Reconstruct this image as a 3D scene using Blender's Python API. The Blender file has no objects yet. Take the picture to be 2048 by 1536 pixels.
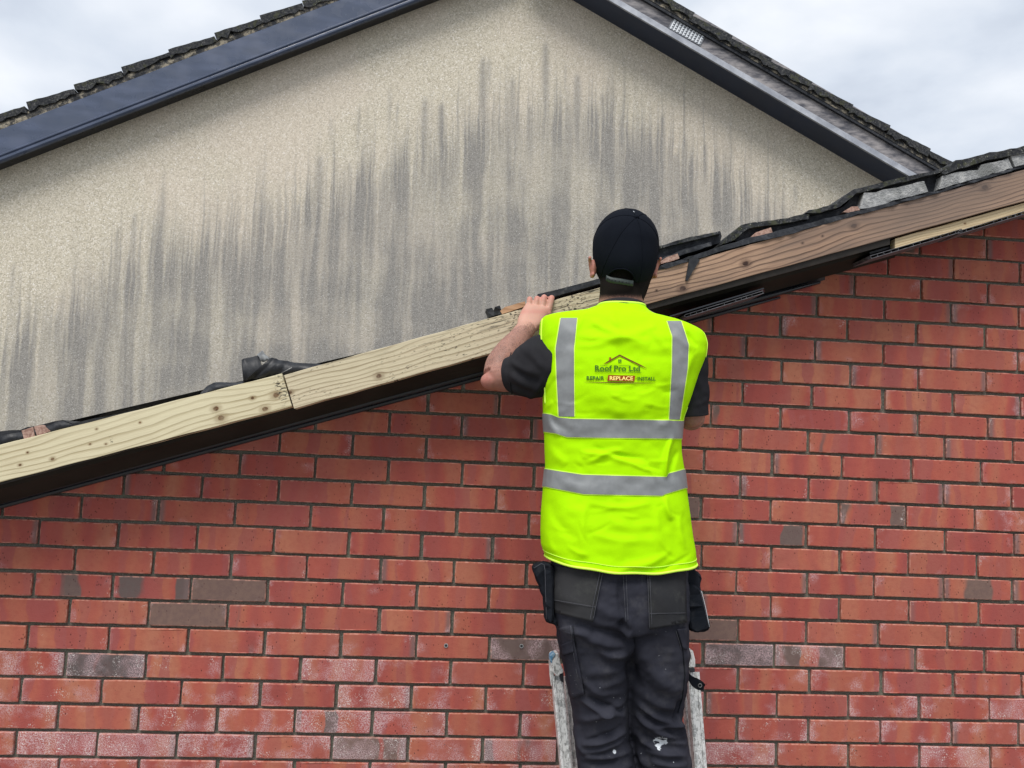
import bpy, bmesh, math, random
import numpy as np
from mathutils import Vector, Matrix
from mathutils.bvhtree import BVHTree
random.seed(7); rng = np.random.default_rng(7)
S = bpy.context.scene
C = S.collection

# ------------------------------------------------------------ camera, world, sun, exposure
F = 1800.0                                   # focal length in pixels of a 2048 x 1536 frame
CP = np.array([1.1736, -2.7982, 0.9150]); YAW, PITCH, ROLL = 0.07633, 0.08363, 0.04452
_cy, _sy, _cp, _sp = math.cos(YAW), math.sin(YAW), math.cos(PITCH), math.sin(PITCH)
_f = np.array([_sy*_cp, _cy*_cp, _sp]); _r = np.array([_cy, -_sy, 0.0]); _u = np.cross(_r, _f)
CR = math.cos(ROLL)*_r + math.sin(ROLL)*_u; CU = -math.sin(ROLL)*_r + math.cos(ROLL)*_u; CF = _f
cam = bpy.data.cameras.new('camera'); cam.lens = F/2048*36; cam.sensor_width = 36; cam.clip_start = .05; cam.clip_end = 3000
co = bpy.data.objects.new('camera', cam); C.objects.link(co); S.camera = co
co.matrix_world = Matrix(((CR[0], CU[0], -CF[0], CP[0]), (CR[1], CU[1], -CF[1], CP[1]), (CR[2], CU[2], -CF[2], CP[2]), (0, 0, 0, 1)))

S.view_settings.view_transform = 'Standard'; S.view_settings.look = 'None'
S.view_settings.gamma = 1; S.view_settings.use_curve_mapping = False
S.view_settings.exposure = 0.5
SUN_EL, SUN_AZ = math.radians(58), math.radians(200)     # high, behind the camera and a little left
w = bpy.data.worlds.new('World'); S.world = w; w.use_nodes = True
nt = w.node_tree; nt.nodes.clear()
def wn(t, **k):
    n = nt.nodes.new(t)
    for a, b in k.items(): setattr(n, a, b)
    return n
sky = wn('ShaderNodeTexSky', sky_type='NISHITA', sun_disc=False, sun_elevation=SUN_EL, sun_rotation=SUN_AZ, air_density=1.0, dust_density=2.0, ozone_density=1.0)
tc = wn('ShaderNodeTexCoord'); mp = wn('ShaderNodeMapping'); mp.inputs['Scale'].default_value = (1, 1, 2.0); mp.inputs['Location'].default_value = (.35, .1, .2)
nz = wn('ShaderNodeTexNoise'); nz.inputs['Scale'].default_value = 3.2; nz.inputs['Detail'].default_value = 6; nz.inputs['Roughness'].default_value = .5; nz.inputs['Distortion'].default_value = .25
cr = wn('ShaderNodeValToRGB'); e = cr.color_ramp.elements
e[0].position = .34; e[0].color = (3.8, 4.25, 5.05, 1); e[1].position = .64; e[1].color = (7.0, 7.25, 7.65, 1)
m_ = e = cr.color_ramp.elements.new(.48); m_.color = (5.35, 5.8, 6.5, 1)
mx = wn('ShaderNodeMixRGB'); mx.inputs[0].default_value = .93
bg = wn('ShaderNodeBackground'); bg.inputs['Strength'].default_value = .1; wo = wn('ShaderNodeOutputWorld')
L = nt.links.new
L(tc.outputs['Generated'], mp.inputs[0]); L(mp.outputs[0], nz.inputs['Vector']); L(nz.outputs[0], cr.inputs[0])
L(sky.outputs[0], mx.inputs[1]); L(cr.outputs[0], mx.inputs[2]); L(mx.outputs[0], bg.inputs[0]); L(bg.outputs[0], wo.inputs[0])
sl = bpy.data.lights.new('sun', 'SUN'); sl.energy = 2.3; sl.angle = math.radians(28); sl.color = (1, .965, .92)
so = bpy.data.objects.new('sun', sl); C.objects.link(so)
_d = Vector((-math.sin(math.radians(20))*math.cos(SUN_EL), -math.cos(math.radians(20))*math.cos(SUN_EL), math.sin(SUN_EL)))
so.rotation_euler = _d.to_track_quat('Z', 'Y').to_euler()

# ------------------------------------------------------------ helpers
def at(px, py, Y):
    d = (px-1024)*CR-(py-768)*CU+F*CF
    return CP+(Y-CP[1])/d[1]*d
def pix(P):
    d = np.asarray(P)-CP; wz = d@CF
    return 1024+F*(d@CR)/wz, 768-F*(d@CU)/wz
def link(name, me, mat=None, parent=None):
    o = bpy.data.objects.new(name, me); C.objects.link(o)
    if mat is not None:
        me.materials.clear(); me.materials.append(mat)
    if parent is not None: o.parent = parent
    return o
def mesh(V, Fc, smooth=False, name='mesh'):
    me = bpy.data.meshes.new(name); me.from_pydata([tuple(map(float, v)) for v in V], [], [tuple(int(i) for i in f) for f in Fc]); me.update()
    bm = bmesh.new(); bm.from_mesh(me); bmesh.ops.recalc_face_normals(bm, faces=bm.faces); bm.to_mesh(me); bm.free()
    if smooth: me.polygons.foreach_set('use_smooth', [True]*len(me.polygons))
    return me
def tag(o, label=None, cat=None, group=None, kind=None):
    if label: o['label'] = label
    if cat: o['category'] = cat
    if group: o['group'] = group
    if kind: o['kind'] = kind
    return o
def empty(name, loc, label, cat, group=None):
    o = bpy.data.objects.new(name, None); C.objects.link(o); o.location = loc; o.empty_display_size = .05
    return tag(o, label, cat, group)
def rebase(root, objs=None):
    """children keep world coordinates although their root has a location"""
    for ch in [o for o in bpy.data.objects if o.parent == root]:
        ch.location = ch.location-root.location
class MB:
    def __init__(s): s.v = []; s.f = []
    def add(s, V, Fc):
        n = len(s.v); s.v += [tuple(v) for v in V]; s.f += [tuple(i+n for i in f) for f in Fc]; return s
    def mesh(s, smooth=False): return mesh(s.v, s.f, smooth)
def box_pts(c, ax, ay, az):
    c, ax, ay, az = map(np.asarray, (c, ax, ay, az))
    V = [c+i*ax+j*ay+k*az for i in (-1, 1) for j in (-1, 1) for k in (-1, 1)]
    return V, [(0, 1, 3, 2), (4, 6, 7, 5), (0, 4, 5, 1), (2, 3, 7, 6), (0, 2, 6, 4), (1, 5, 7, 3)]
def bevelled(me, w_, seg=1):
    bm = bmesh.new(); bm.from_mesh(me)
    bmesh.ops.bevel(bm, geom=[e for e in bm.edges if e.calc_face_angle(0) > .5], offset=w_, segments=seg, affect='EDGES', profile=.6)
    bmesh.ops.recalc_face_normals(bm, faces=bm.faces); bm.to_mesh(me); bm.free(); return me
def prism(poly, Y0, Y1, dz=0.0, jag=0.0, bev=0.0, sub=0):
    """an outline in the plane y=Y0 extruded back to y=Y1"""
    P = [at(x, y, Y0) for x, y in poly]
    if sub:
        Q = []
        for a, b in zip(P, P[1:]+P[:1]):
            n = max(1, int(np.linalg.norm(b-a)/sub))
            for i in range(n): Q.append(a+(b-a)*i/n)
        P = [q+np.array([rng.normal()*jag, rng.normal()*jag*1.5, rng.normal()*jag]) for q in Q]
    B = [p+np.array([0, Y1-Y0, dz]) for p in P]; n = len(P)
    Fc = [tuple(range(n)), tuple(range(2*n-1, n-1, -1))]+[(i, (i+1) % n, n+(i+1) % n, n+i) for i in range(n)]
    me = mesh(P+B, Fc)
    if bev: bevelled(me, bev)
    bm = bmesh.new(); bm.from_mesh(me); bmesh.ops.triangulate(bm, faces=[f for f in bm.faces if len(f.verts) > 4]); bm.to_mesh(me); bm.free()
    return me
def catmull(P, n):
    P = np.asarray(P, float); Q = np.vstack([2*P[0]-P[1], P, 2*P[-1]-P[-2]]); out = []
    for i in range(1, len(Q)-2):
        for t in np.linspace(0, 1, n, endpoint=False):
            a, b, c, d = Q[i-1:i+3]
            out.append(.5*((2*b)+(-a+c)*t+(2*a-5*b+4*c-d)*t*t+(-a+3*b-3*c+d)*t**3))
    out.append(Q[-2]); return np.array(out)
def tube(P, R, n=12, seg=4, cap=True, flat=None):
    """P control points, R radii; flat=(axis, factor) squashes the section along an axis"""
    P = np.asarray(P, float); R = np.atleast_1d(R).astype(float)
    if len(R) == 1: R = np.repeat(R, len(P))
    if seg > 1: A = catmull(np.column_stack([P, R]), seg); P, R = A[:, :3], np.maximum(A[:, 3], 1e-4)
    T = np.gradient(P, axis=0); T /= np.linalg.norm(T, axis=1)[:, None]+1e-12
    up = np.array([0, 0, 1.0]) if abs(T[0][2]) < .8 else np.array([0, 1.0, 0])
    N = np.cross(T[0], up); N /= np.linalg.norm(N); V = []
    for p, t, r in zip(P, T, R):
        N = N-t*(N@t); N /= np.linalg.norm(N); B = np.cross(t, N)
        for k in range(n):
            a = 2*math.pi*k/n; o = r*(math.cos(a)*N+math.sin(a)*B)
            if flat is not None: ax = np.asarray(flat[0]); o = o-ax*(o@ax)*(1-flat[1])
            V.append(p+o)
    m = len(P); Fc = [(i*n+k, i*n+(k+1) % n, (i+1)*n+(k+1) % n, (i+1)*n+k) for i in range(m-1) for k in range(n)]
    if cap:
        V += [P[0]-T[0]*R[0]*.35, P[-1]+T[-1]*R[-1]*.35]
        Fc += [(m*n, (k+1) % n, k) for k in range(n)]+[(m*n+1, (m-1)*n+k, (m-1)*n+(k+1) % n) for k in range(n)]
    return V, Fc
def sgnpow(c, e): return np.sign(c)*np.abs(c)**e
def ring(L_, R_, py, Yc, ry, n=48, e=2.5, tilt=0.0):
    a = at(L_, py, Yc); b = at(R_, py, Yc); c = (a+b)/2; rx = np.linalg.norm(b-a)/2
    th = np.linspace(0, 2*math.pi, n, endpoint=False)
    X = c[0]+rx*sgnpow(np.cos(th), 2/e); Y = c[1]+ry*sgnpow(np.sin(th), 2/e)
    return np.column_stack([X, Y, c[2]+tilt*(Y-c[1])+0*X])
def loft(rings, cap0=True, cap1=True):
    n = len(rings[0]); V = [p for r in rings for p in r]; m = len(rings)
    Fc = [(i*n+k, i*n+(k+1) % n, (i+1)*n+(k+1) % n, (i+1)*n+k) for i in range(m-1) for k in range(n)]
    if cap0: V.append(np.mean(rings[0], 0)); Fc += [(len(V)-1, (k+1) % n, k) for k in range(n)]
    if cap1: V.append(np.mean(rings[-1], 0)); Fc += [(len(V)-1, (m-1)*n+k, (m-1)*n+(k+1) % n) for k in range(n)]
    return V, Fc
def dense(rows, k):
    """interpolate a table of rows smoothly along its first column index"""
    return catmull(np.asarray(rows, float), k)
def fuse(parts, voxel, smooth=6):
    """union closed pieces into one continuous skin; returns vertices and faces"""
    mb = MB()
    for V, Fc in parts: mb.add(V, Fc)
    o = link('fuse', mb.mesh()); m = o.modifiers.new('r', 'REMESH'); m.mode = 'VOXEL'; m.voxel_size = voxel
    if smooth: s = o.modifiers.new('s', 'SMOOTH'); s.iterations = smooth; s.factor = .5
    dg = bpy.context.evaluated_depsgraph_get(); dg.update(); me = bpy.data.meshes.new_from_object(o.evaluated_get(dg))
    bpy.data.objects.remove(o)
    V = np.empty(len(me.vertices)*3); me.vertices.foreach_get('co', V); V = V.reshape(-1, 3)
    me.polygons.foreach_set('use_smooth', [True]*len(me.polygons)); me.update()
    N = np.empty(len(me.vertices)*3); me.vertices.foreach_get('normal', N); return me, V, N.reshape(-1, 3)
def setco(me, V): me.vertices.foreach_set('co', np.asarray(V, dtype=np.float32).ravel()); me.update()
def setattr_f(me, name, vals):
    a = me.attributes.new(name, 'FLOAT', 'POINT'); a.data.foreach_set('value', np.asarray(vals, dtype=np.float32))
_prm = rng.permutation(512)
def vnoise(x, y, s=0):
    """cheap value noise"""
    xi = np.floor(x).astype(int); yi = np.floor(y).astype(int); xf = x-xi; yf = y-yi
    h = lambda a, b: (_prm[(_prm[(a+s*17) % 512]+b) % 512])/256.0-1
    u = xf*xf*(3-2*xf); v = yf*yf*(3-2*yf)
    return (h(xi, yi)*(1-u)+h(xi+1, yi)*u)*(1-v)+(h(xi, yi+1)*(1-u)+h(xi+1, yi+1)*u)*v
def creases(PX, PY, lst):
    """sum of ridge profiles along strokes given in photo pixels; +amp raises (metres)"""
    D = np.zeros(len(PX))
    for (x0, y0, x1, y1, w_, a) in lst:
        dx, dy = x1-x0, y1-y0; L2 = dx*dx+dy*dy; t = ((PX-x0)*dx+(PY-y0)*dy)/L2; tc_ = np.clip(t, 0, 1)
        # strokes sag a little so that they do not look ruled
        bow = .07*math.sqrt(L2)*np.sin(tc_*math.pi)
        nx, ny = -dy/math.sqrt(L2), dx/math.sqrt(L2)
        d = (PX-x0)*nx+(PY-y0)*ny-bow; al = np.maximum(np.abs(t-tc_)*math.sqrt(L2)-0, 0)
        taper = np.clip(np.sin(np.clip(t, .0, 1)*math.pi), 0, 1)**.6
        D += a*1e-3*np.exp(-(d/w_)**2)*taper*np.exp(-(al/w_)**2)
    return D

# ------------------------------------------------------------ node materials
class G:
    def __init__(s, name, rough=.8, spec=.3):
        s.m = bpy.data.materials.new(name); s.m.use_nodes = True; s.t = s.m.node_tree; s.b = s.t.nodes['Principled BSDF']
        s.b.inputs['Roughness'].default_value = rough; s.b.inputs['Specular IOR Level'].default_value = spec
        s.co = None
    def n(s, t, ins=None, **k):
        x = s.t.nodes.new(t)
        for a, b in k.items(): setattr(x, a, b)
        for a, b in (ins or {}).items(): s.put(x.inputs[a], b)
        return x
    def put(s, inp, v):
        if hasattr(v, 'links'): s.t.links.new(v, inp)
        elif isinstance(v, tuple) and len(v) == 3 and inp.type == 'RGBA': inp.default_value = v+(1,)
        else: inp.default_value = v
    def obj(s):
        if not s.co: s.co = s.n('ShaderNodeTexCoord').outputs['Object']
        return s.co
    def vec(s, scale=(1, 1, 1), loc=(0, 0, 0), rnd=None, src=None):
        v = src or s.obj()
        if rnd: v = s.vm('ADD', v, s.vm('SCALE', s.comb(s.info('Random'), s.info('Random'), s.info('Random')), scale_=rnd))
        mp_ = s.n('ShaderNodeMapping', {0: v, 'Scale': scale, 'Location': loc}); return mp_.outputs[0]
    def info(s, k):
        if not hasattr(s, 'oi'): s.oi = s.n('ShaderNodeObjectInfo')
        return s.oi.outputs[k]
    def comb(s, x, y, z): return s.n('ShaderNodeCombineXYZ', {0: x, 1: y, 2: z}).outputs[0]
    def sep(s, v): x = s.n('ShaderNodeSeparateXYZ', {0: v}); return x.outputs
    def vm(s, op, a, b=None, scale_=None):
        x = s.n('ShaderNodeVectorMath', operation=op); s.put(x.inputs[0], a)
        if b is not None: s.put(x.inputs[1], b)
        if scale_ is not None: s.put(x.inputs['Scale'], scale_)
        return x.outputs['Value'] if op in ('LENGTH', 'DISTANCE', 'DOT_PRODUCT') else x.outputs[0]
    def ma(s, op, a, b=0.0, c=0.0, clamp=False):
        x = s.n('ShaderNodeMath', operation=op, use_clamp=clamp); s.put(x.inputs[0], a); s.put(x.inputs[1], b); s.put(x.inputs[2], c); return x.outputs[0]
    def mul(s, a, b): return s.ma('MULTIPLY', a, b)
    def add(s, a, b): return s.ma('ADD', a, b)
    def noise(s, v, sc, det=3, ro=.5, dist=0): return s.n('ShaderNodeTexNoise', {'Vector': v, 'Scale': sc, 'Detail': det, 'Roughness': ro, 'Distortion': dist}).outputs[0]
    def vor(s, v, sc, out='Distance', feat='F1'): return s.n('ShaderNodeTexVoronoi', {'Vector': v, 'Scale': sc}, feature=feat).outputs[out]
    def mr(s, v, a, b, c=0.0, d=1.0, sm=True):
        x = s.n('ShaderNodeMapRange', {0: v, 1: a, 2: b, 3: c, 4: d}, interpolation_type='SMOOTHSTEP' if sm else 'LINEAR'); return x.outputs[0]
    def mix(s, f, a, b, mode='MIX'):
        x = s.n('ShaderNodeMixRGB', blend_type=mode); s.put(x.inputs[0], f); s.put(x.inputs[1], a); s.put(x.inputs[2], b); return x.outputs[0]
    def ramp(s, v, stops):
        x = s.n('ShaderNodeValToRGB', {0: v}); e = x.color_ramp.elements
        e[0].position, e[0].color = stops[0][0], stops[0][1]+(1,); e[1].position, e[1].color = stops[-1][0], stops[-1][1]+(1,)
        for p, c in stops[1:-1]: k = e.new(p); k.color = c+(1,)
        return x.outputs[0]
    def attr(s, n_, t='GEOMETRY'): return s.n('ShaderNodeAttribute', attribute_name=n_, attribute_type=t)
    def base(s, c): s.put(s.b.inputs['Base Color'], c); return s
    def rough(s, c): s.put(s.b.inputs['Roughness'], c); return s
    def bump(s, h, st=.3, d=.002):
        b = s.n('ShaderNodeBump', {'Height': h, 'Strength': st, 'Distance': d}); s.t.links.new(b.outputs[0], s.b.inputs['Normal']); return s
# ------------------------------------------------------------ materials
def m_brick(unit=True):
    g = G('brick_clay', .85, .12); v0 = g.vec((.2152, 1, .0655) if unit else (1, 1, 1)); r_ = g.mul(g.info('Random'), 37.0); v = g.vm('ADD', v0, g.comb(r_, r_, r_)); x, y, z = g.sep(v)
    c = g.attr('tone', 'OBJECT').outputs['Color']; cs = g.n('ShaderNodeSeparateColor', {0: c}).outputs; brown, salt, tone = cs[0], cs[1], cs[2]
    wob = g.mul(g.ma('SUBTRACT', g.noise(v, 16, 1), .5), .035); xw = g.add(x, wob); band = g.noise(g.comb(xw, r_, 0), 15, 1, .3); band2 = g.noise(g.comb(g.add(xw, 5.), g.mul(r_, 2.), 3.), 19, 1, .3)
    col = g.ramp(band, [(.33, (.30, .078, .069)), (.44, (.355, .088, .070)), (.50, (.385, .102, .073)), (.57, (.40, .132, .082)), (.68, (.41, .160, .098))])
    col = g.mix(g.mul(g.mr(band2, .56, .60), .65), col, (.30, .092, .088))
    col = g.mix(g.mul(g.ma('FRACT', g.mul(r_, 7.)), .40), col, (.285, .060, .052)); col = g.mix(g.mul(g.mr(tone, .55, 1), .42), col, (.42, .145, .092)); col = g.mix(g.mul(g.mr(g.noise(v, 9, 3, .6), .45, .7), .35), col, (.30, .095, .078))
    col = g.mix(g.mul(g.mr(g.noise(v, 70, 4, .65), .42, .7), .25), col, (.27, .058, .050))
    gb = g.noise(g.comb(g.add(xw, 9.), g.mul(z, .12), g.mul(r_, 3.)), 17, 1, .4); th = g.ma('SUBTRACT', .84, g.mul(brown, .66)); grey = g.mr(gb, th, g.add(th, .06))
    col = g.mix(grey, col, g.mix(g.mul(g.mr(g.noise(v, 60, 4, .6), .35, .65), .5), g.mix(tone, (.105, .088, .088), (.20, .125, .100)), (.13, .085, .08)))
    ax = g.ma('ABSOLUTE', g.sep(g.obj())[0]) if unit else g.mul(x, 0.0); az = g.ma('ABSOLUTE', g.sep(g.obj())[2]) if unit else g.mul(x, 0.0)
    # brown-grey kiln mark at one end of some bricks
    endm = g.mul(g.mr(g.sep(g.obj())[0] if unit else ax, .40, .47), g.mr(g.noise(g.comb(r_, 3., 1.), 1.7, 0), .56, .60)); col = g.mix(g.mul(endm, .75), col, (.17, .12, .115))
    edge = g.ma('MAXIMUM', g.mr(ax, .480, .497), g.mr(az, .435, .49)); col = g.mix(g.mul(edge, g.mul(.75, g.mr(g.noise(v, 90, 3), .35, .65))), col, (.54, .27, .21))
    vs = g.vm('MULTIPLY', v, (1, 1, .55)); vt_ = g.n('ShaderNodeTexVoronoi', {'Vector': vs, 'Scale': 190}).outputs; pk = g.ma('GREATER_THAN', g.sep(vt_['Color'])[0], .84)
    pit = g.mul(g.mul(pk, g.mr(vt_['Distance'], .16, .36, 1, 0)), g.mr(g.noise(v, 14, 2), .40, .6)); col = g.mix(g.mul(pit, .85), col, (.07, .025, .022))
    vz = g.noise(v, 17, 2, .5); exn = g.mul(g.mr(ax, .30, .50), .16)
    veil = g.mul(g.mr(g.add(g.add(vz, exn), g.mul(salt, .42)), .68, .98), g.mr(g.noise(v, 380, 3, .7), .42, .60)); col = g.mix(g.mul(veil, .75), col, (.56, .40, .42))
    fl = g.mul(g.mr(g.noise(v, 330, 2, .6, .8), .59, .65), g.mr(g.add(g.add(g.noise(g.vm('ADD', v, (3, 3, 3)), 22, 2), exn), g.mul(salt, .36)), .76, .90)); col = g.mix(g.mul(fl, .9), col, (.70, .66, .63))
    g.base(col).rough(g.mr(vz, .3, .7, .75, .92))
    h = g.add(g.mul(g.noise(v, 150, 3, .6), .5), g.add(g.mul(pit, -1.2), g.mul(g.noise(g.vm('MULTIPLY', v, (.3, 1, 3)), 300, 2), .4)))
    return g.bump(h, .5, .0016).m
def m_mortar():
    g = G('mortar_grit', .95, .15); v = g.vec(); n = g.noise(v, 300, 3, .7); b = g.noise(v, 9, 3)
    col = g.ramp(n, [(.3, (.070, .069, .058)), (.5, (.130, .127, .106)), (.7, (.25, .24, .20))])
    col = g.mix(g.mr(b, .45, .7), col, g.mix(.5, col, (.17, .18, .13)))
    return g.base(col).bump(g.add(n, g.mul(g.noise(v, 90, 2), .8)), .8, .004).m
def m_dash():
    g = G('pebbledash_render', .92, .25); v = g.vec(); x, y, z = g.sep(v)
    cell = g.n('ShaderNodeTexVoronoi', {'Vector': v, 'Scale': 150}).outputs; r = g.sep(cell['Color'])
    tone = g.ramp(r[0], [(0, (.40, .358, .278)), (.3, (.555, .505, .397)), (.7, (.65, .598, .485)), (.93, (.74, .685, .585)), (1, (.84, .81, .75))])
    tone = g.mix(g.mul(g.noise(v, 240, 2, .6), .22), tone, (.42, .37, .28))
    tone = g.mix(g.mr(g.noise(v, 1.4, 3), .4, .65, 0, .25), tone, (.68, .57, .49))
    # rain-borne dirt: its upper fringe is one noisy height per x, repeated at three widths
    a = g.attr('stain').outputs['Fac']
    xs_ = g.add(g.add(x, g.mul(z, .02)), g.mul(g.ma('SUBTRACT', g.noise(g.comb(g.mul(x, 5), g.mul(z, 2.2), 6.), 1, 3, .6), .5), .055))
    def fringe(fx, amp, w_, off, det=0): # 1 below a ragged line
        n1 = g.noise(g.comb(g.mul(xs_, fx), off, 0), 1, det, .5)
        return g.mr(g.add(a, g.mul(g.ma('SUBTRACT', n1, .5), amp)), -w_, w_)
    s1 = fringe(3.6, 2.6, .20, 2., 1); s2 = fringe(9., 3.6, .30, 7., 2); s3 = fringe(23., 3.6, .30, 11., 1); s4 = fringe(62., 2.8, .36, 5.)
    deep = g.mr(a, .2, 1.5)
    n2 = g.noise(g.comb(g.mul(xs_, 8.), g.mul(z, .5), 3.), 1, 3, .6); n3 = g.noise(g.comb(g.mul(xs_, 42.), g.mul(z, 1.6), 9.), 1, 2, .5)
    body = g.mul(g.add(g.mul(s1, .30), g.add(g.mul(s2, .32), g.add(g.mul(s3, .24), g.mul(s4, .10)))), 1.0)
    st = g.mul(body, g.add(g.mr(n2, .33, .62, .30, 1.0), g.mul(deep, .22)))
    st = g.add(st, g.mul(g.mul(g.mr(n3, .48, .72), body), .16)); st = g.mul(st, g.mr(g.noise(g.comb(g.mul(x, 1.3), g.mul(z, 1.6), 2.), 1, 3, .55), .30, .60, .62, 1.05))
    st = g.ma('MAXIMUM', st, g.attr('streak').outputs['Fac'])
    tips = g.mul(g.mr(a, -1.1, -.2), g.mr(a, .0, .9, 1, 0)); st2 = g.mul(g.mul(s3, s4), g.mul(tips, .75))
    dirt = g.mix(g.mul(r[1], .6), (.205, .196, .182), (.40, .385, .355))
    col = g.mix(g.ma('MINIMUM', g.add(g.mul(st, .92), g.mul(st2, .45)), .95), tone, dirt)
    fk = g.mul(g.ma('GREATER_THAN', r[2], .93), g.mr(cell['Distance'], .3, .42, 1, 0)); col = g.mix(g.mul(fk, .6), col, (.72, .71, .68))
    g.base(col); return g.bump(g.add(g.mul(cell['Distance'], -1), g.mul(g.noise(v, 260, 2), .5)), .42, .0035).m
def m_wood(name, c0, c1, c2, knots, freq=90, age=0.0, mould=0.0, warm=None, spots=(), lc=1.0, greyx=None):
    """c0 late wood lines, c1 early wood, c2 knots; coordinates: x along the board, z across"""
    g = G(name, .72, .3); v = g.obj(); x, y, z = g.sep(v); zz = z; dark = 0.0
    zz = g.add(z, g.mul(g.ma('SUBTRACT', g.noise(g.comb(g.mul(x, 1.7), g.mul(z, 5), 1.), 1, 2, .4), .5), .095))
    zz = g.add(zz, g.mul(g.ma('SUBTRACT', g.noise(g.comb(g.mul(x, 7), g.mul(z, 22), 4.), 1, 2, .5), .5), .010))
    kn = 0.0; halo = 0.0
    for (kx, kz, r) in knots:
        dx = g.ma('SUBTRACT', x, kx); dz = g.ma('SUBTRACT', z, kz)
        d = g.ma('SQRT', g.add(g.mul(g.mul(dx, dx), .30), g.mul(dz, dz)))
        fall = g.mr(d, 0, r*3.4, 1, 0); sg = g.ma('DIVIDE', dz, g.add(d, r*.5))
        zz = g.ma('SUBTRACT', zz, g.mul(g.mul(fall, sg), r*1.3))
        d2 = g.ma('SQRT', g.add(g.mul(g.mul(dx, dx), .62), g.mul(dz, dz)))
        d2 = g.add(d2, g.mul(g.ma('SUBTRACT', g.noise(v, 120, 2), .5), r*.6))
        kn = g.ma('MAXIMUM', kn, g.mr(d2, r*.55, r*1.0, 1, 0)); halo = g.ma('MAXIMUM', halo, g.mr(d2, r*.8, r*2.4, 1, 0))
        kn = g.ma('MAXIMUM', kn, 0) if kn else kn
    ringv = g.ma('FRACT', g.mul(zz, freq)); line = g.mul(g.mr(ringv, .48, .95, 0, 1), g.mr(ringv, .93, 1.0, 1, 0))
    wv = g.mr(g.noise(g.comb(g.mul(x, 2), g.mul(zz, 40), 0), 1, 2), .3, .65, .35, 1)
    col = g.mix(g.mul(line, wv), c1, c0)
    fib = g.noise(g.vm('MULTIPLY', v, (14, 60, 420)), 1, 3, .6); col = g.mix(g.mul(g.mr(fib, .35, .75), .30), col, c0)
    col = g.mix(g.mul(g.mr(g.noise(g.vm('MULTIPLY', v, (2.2, 1, 9)), 1, 3), .4, .7), .35), col, warm or c1)
    if halo: col = g.mix(g.mul(halo, .5), col, g.mix(.5, c0, c2))
    if kn: col = g.mix(g.mul(kn, g.mr(g.noise(v, 40, 2), .3, .6, .55, 1)), col, g.mix(g.mr(g.noise(v, 160, 3, .7, 1.), .35, .65), c2, tuple(t*.35 for t in c2)))
    if age: col = g.mix(g.mul(g.mr(g.noise(g.vm('MULTIPLY', v, (1.5, 1, 10)), 1, 4, .6), .36, .68), age), col, (.05, .042, .042))
    if mould:
        sp = g.mul(g.mr(g.noise(g.vm('MULTIPLY', v, (60, 1, 330)), 1, 2, .5), .60, .66), g.mr(g.noise(g.vm('MULTIPLY', v, (3.0, 1, 14)), 1, 2), .47, .62))
        sp2 = g.mul(g.mr(g.noise(g.vm('MULTIPLY', v, (9, 1, 260)), 1, 3, .6), .54, .63), g.mr(g.add(g.mul(z, 9), g.add(g.mul(x, .55), g.noise(g.vm('MULTIPLY', v, (2, 1, 8)), 1, 2))), .62, 1.5))
        col = g.mix(g.mul(g.ma('MAXIMUM', sp, sp2), mould), col, (.018, .018, .014))
    if greyx is not None: col = g.mix(g.mul(g.mr(g.add(x, g.mul(g.noise(g.vm('MULTIPLY', v, (3, 1, 16)), 1, 3), .5)), greyx, greyx+.45), .38), col, (.165, .130, .112))
    for (kx, kz, r) in spots:
        dx = g.ma('SUBTRACT', x, kx); dz = g.ma('SUBTRACT', z, kz); d = g.ma('SQRT', g.add(g.mul(dx, dx), g.mul(g.mul(dz, dz), .12)))
        sp3 = g.mul(g.mr(g.noise(g.vm('MULTIPLY', v, (90, 1, 230)), 1, 2, .5, .5), .52, .60), g.mr(d, r*.35, r, 1, 0)); col = g.mix(g.mul(sp3, .9), col, (.02, .018, .014))
    g.base(col); return g.bump(g.add(g.mul(line, -.5), g.mul(fib, .8)), .35, .0012).m
def m_simple(name, c0, c1, sc=60, rough=.8, spec=.3, bump=.3, bd=.001, det=4, metal=0.0, stretch=(1, 1, 1)):
    g = G(name, rough, spec); v = g.vec(stretch); n = g.noise(v, sc, det, .6)
    g.base(g.mix(g.mr(n, .3, .7), c0, c1)); g.b.inputs['Metallic'].default_value = metal
    g.rough(g.mr(n, .3, .7, max(.05, rough-.1), min(1, rough+.1)))
    return g.bump(n, bump, bd).m
def m_tile():
    g = G('weathered_concrete_tile', .93, .2); v = g.vec(rnd=11.); n = g.noise(v, 70, 5, .65)
    col = g.ramp(n, [(.3, (.014, .016, .020)), (.5, (.034, .036, .040)), (.72, (.10, .10, .098))])
    col = g.mix(g.mul(g.mr(g.noise(v, 26, 4, .7), .52, .64), .7), col, (.060, .064, .035))      # moss
    col = g.mix(g.mul(g.mr(g.noise(v, 180, 2), .66, .72), .8), col, (.34, .34, .30))  # lichen
    return g.base(col).bump(n, .8, .006).m
def m_tiledark():
    g = G('dark_tile_underside', .8, .3); v = g.vec(rnd=11.); n = g.noise(v, 60, 5, .65)
    col = g.ramp(n, [(.3, (.014, .016, .021)), (.55, (.030, .033, .040)), (.78, (.085, .087, .088))])
    return g.base(col).bump(n, .7, .004).m
def m_bed():
    g = G('bedding_mortar', .95, .15); v = g.vec(); n = g.noise(v, 55, 5, .7)
    col = g.ramp(n, [(.3, (.16, .165, .17)), (.5, (.30, .305, .305)), (.7, (.44, .44, .43))])
    col = g.mix(g.mr(g.noise(v, 14, 3), .5, .66), col, (.20, .205, .20)); return g.base(col).bump(g.add(n, g.noise(v, 200, 2)), .7, .005).m
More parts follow.
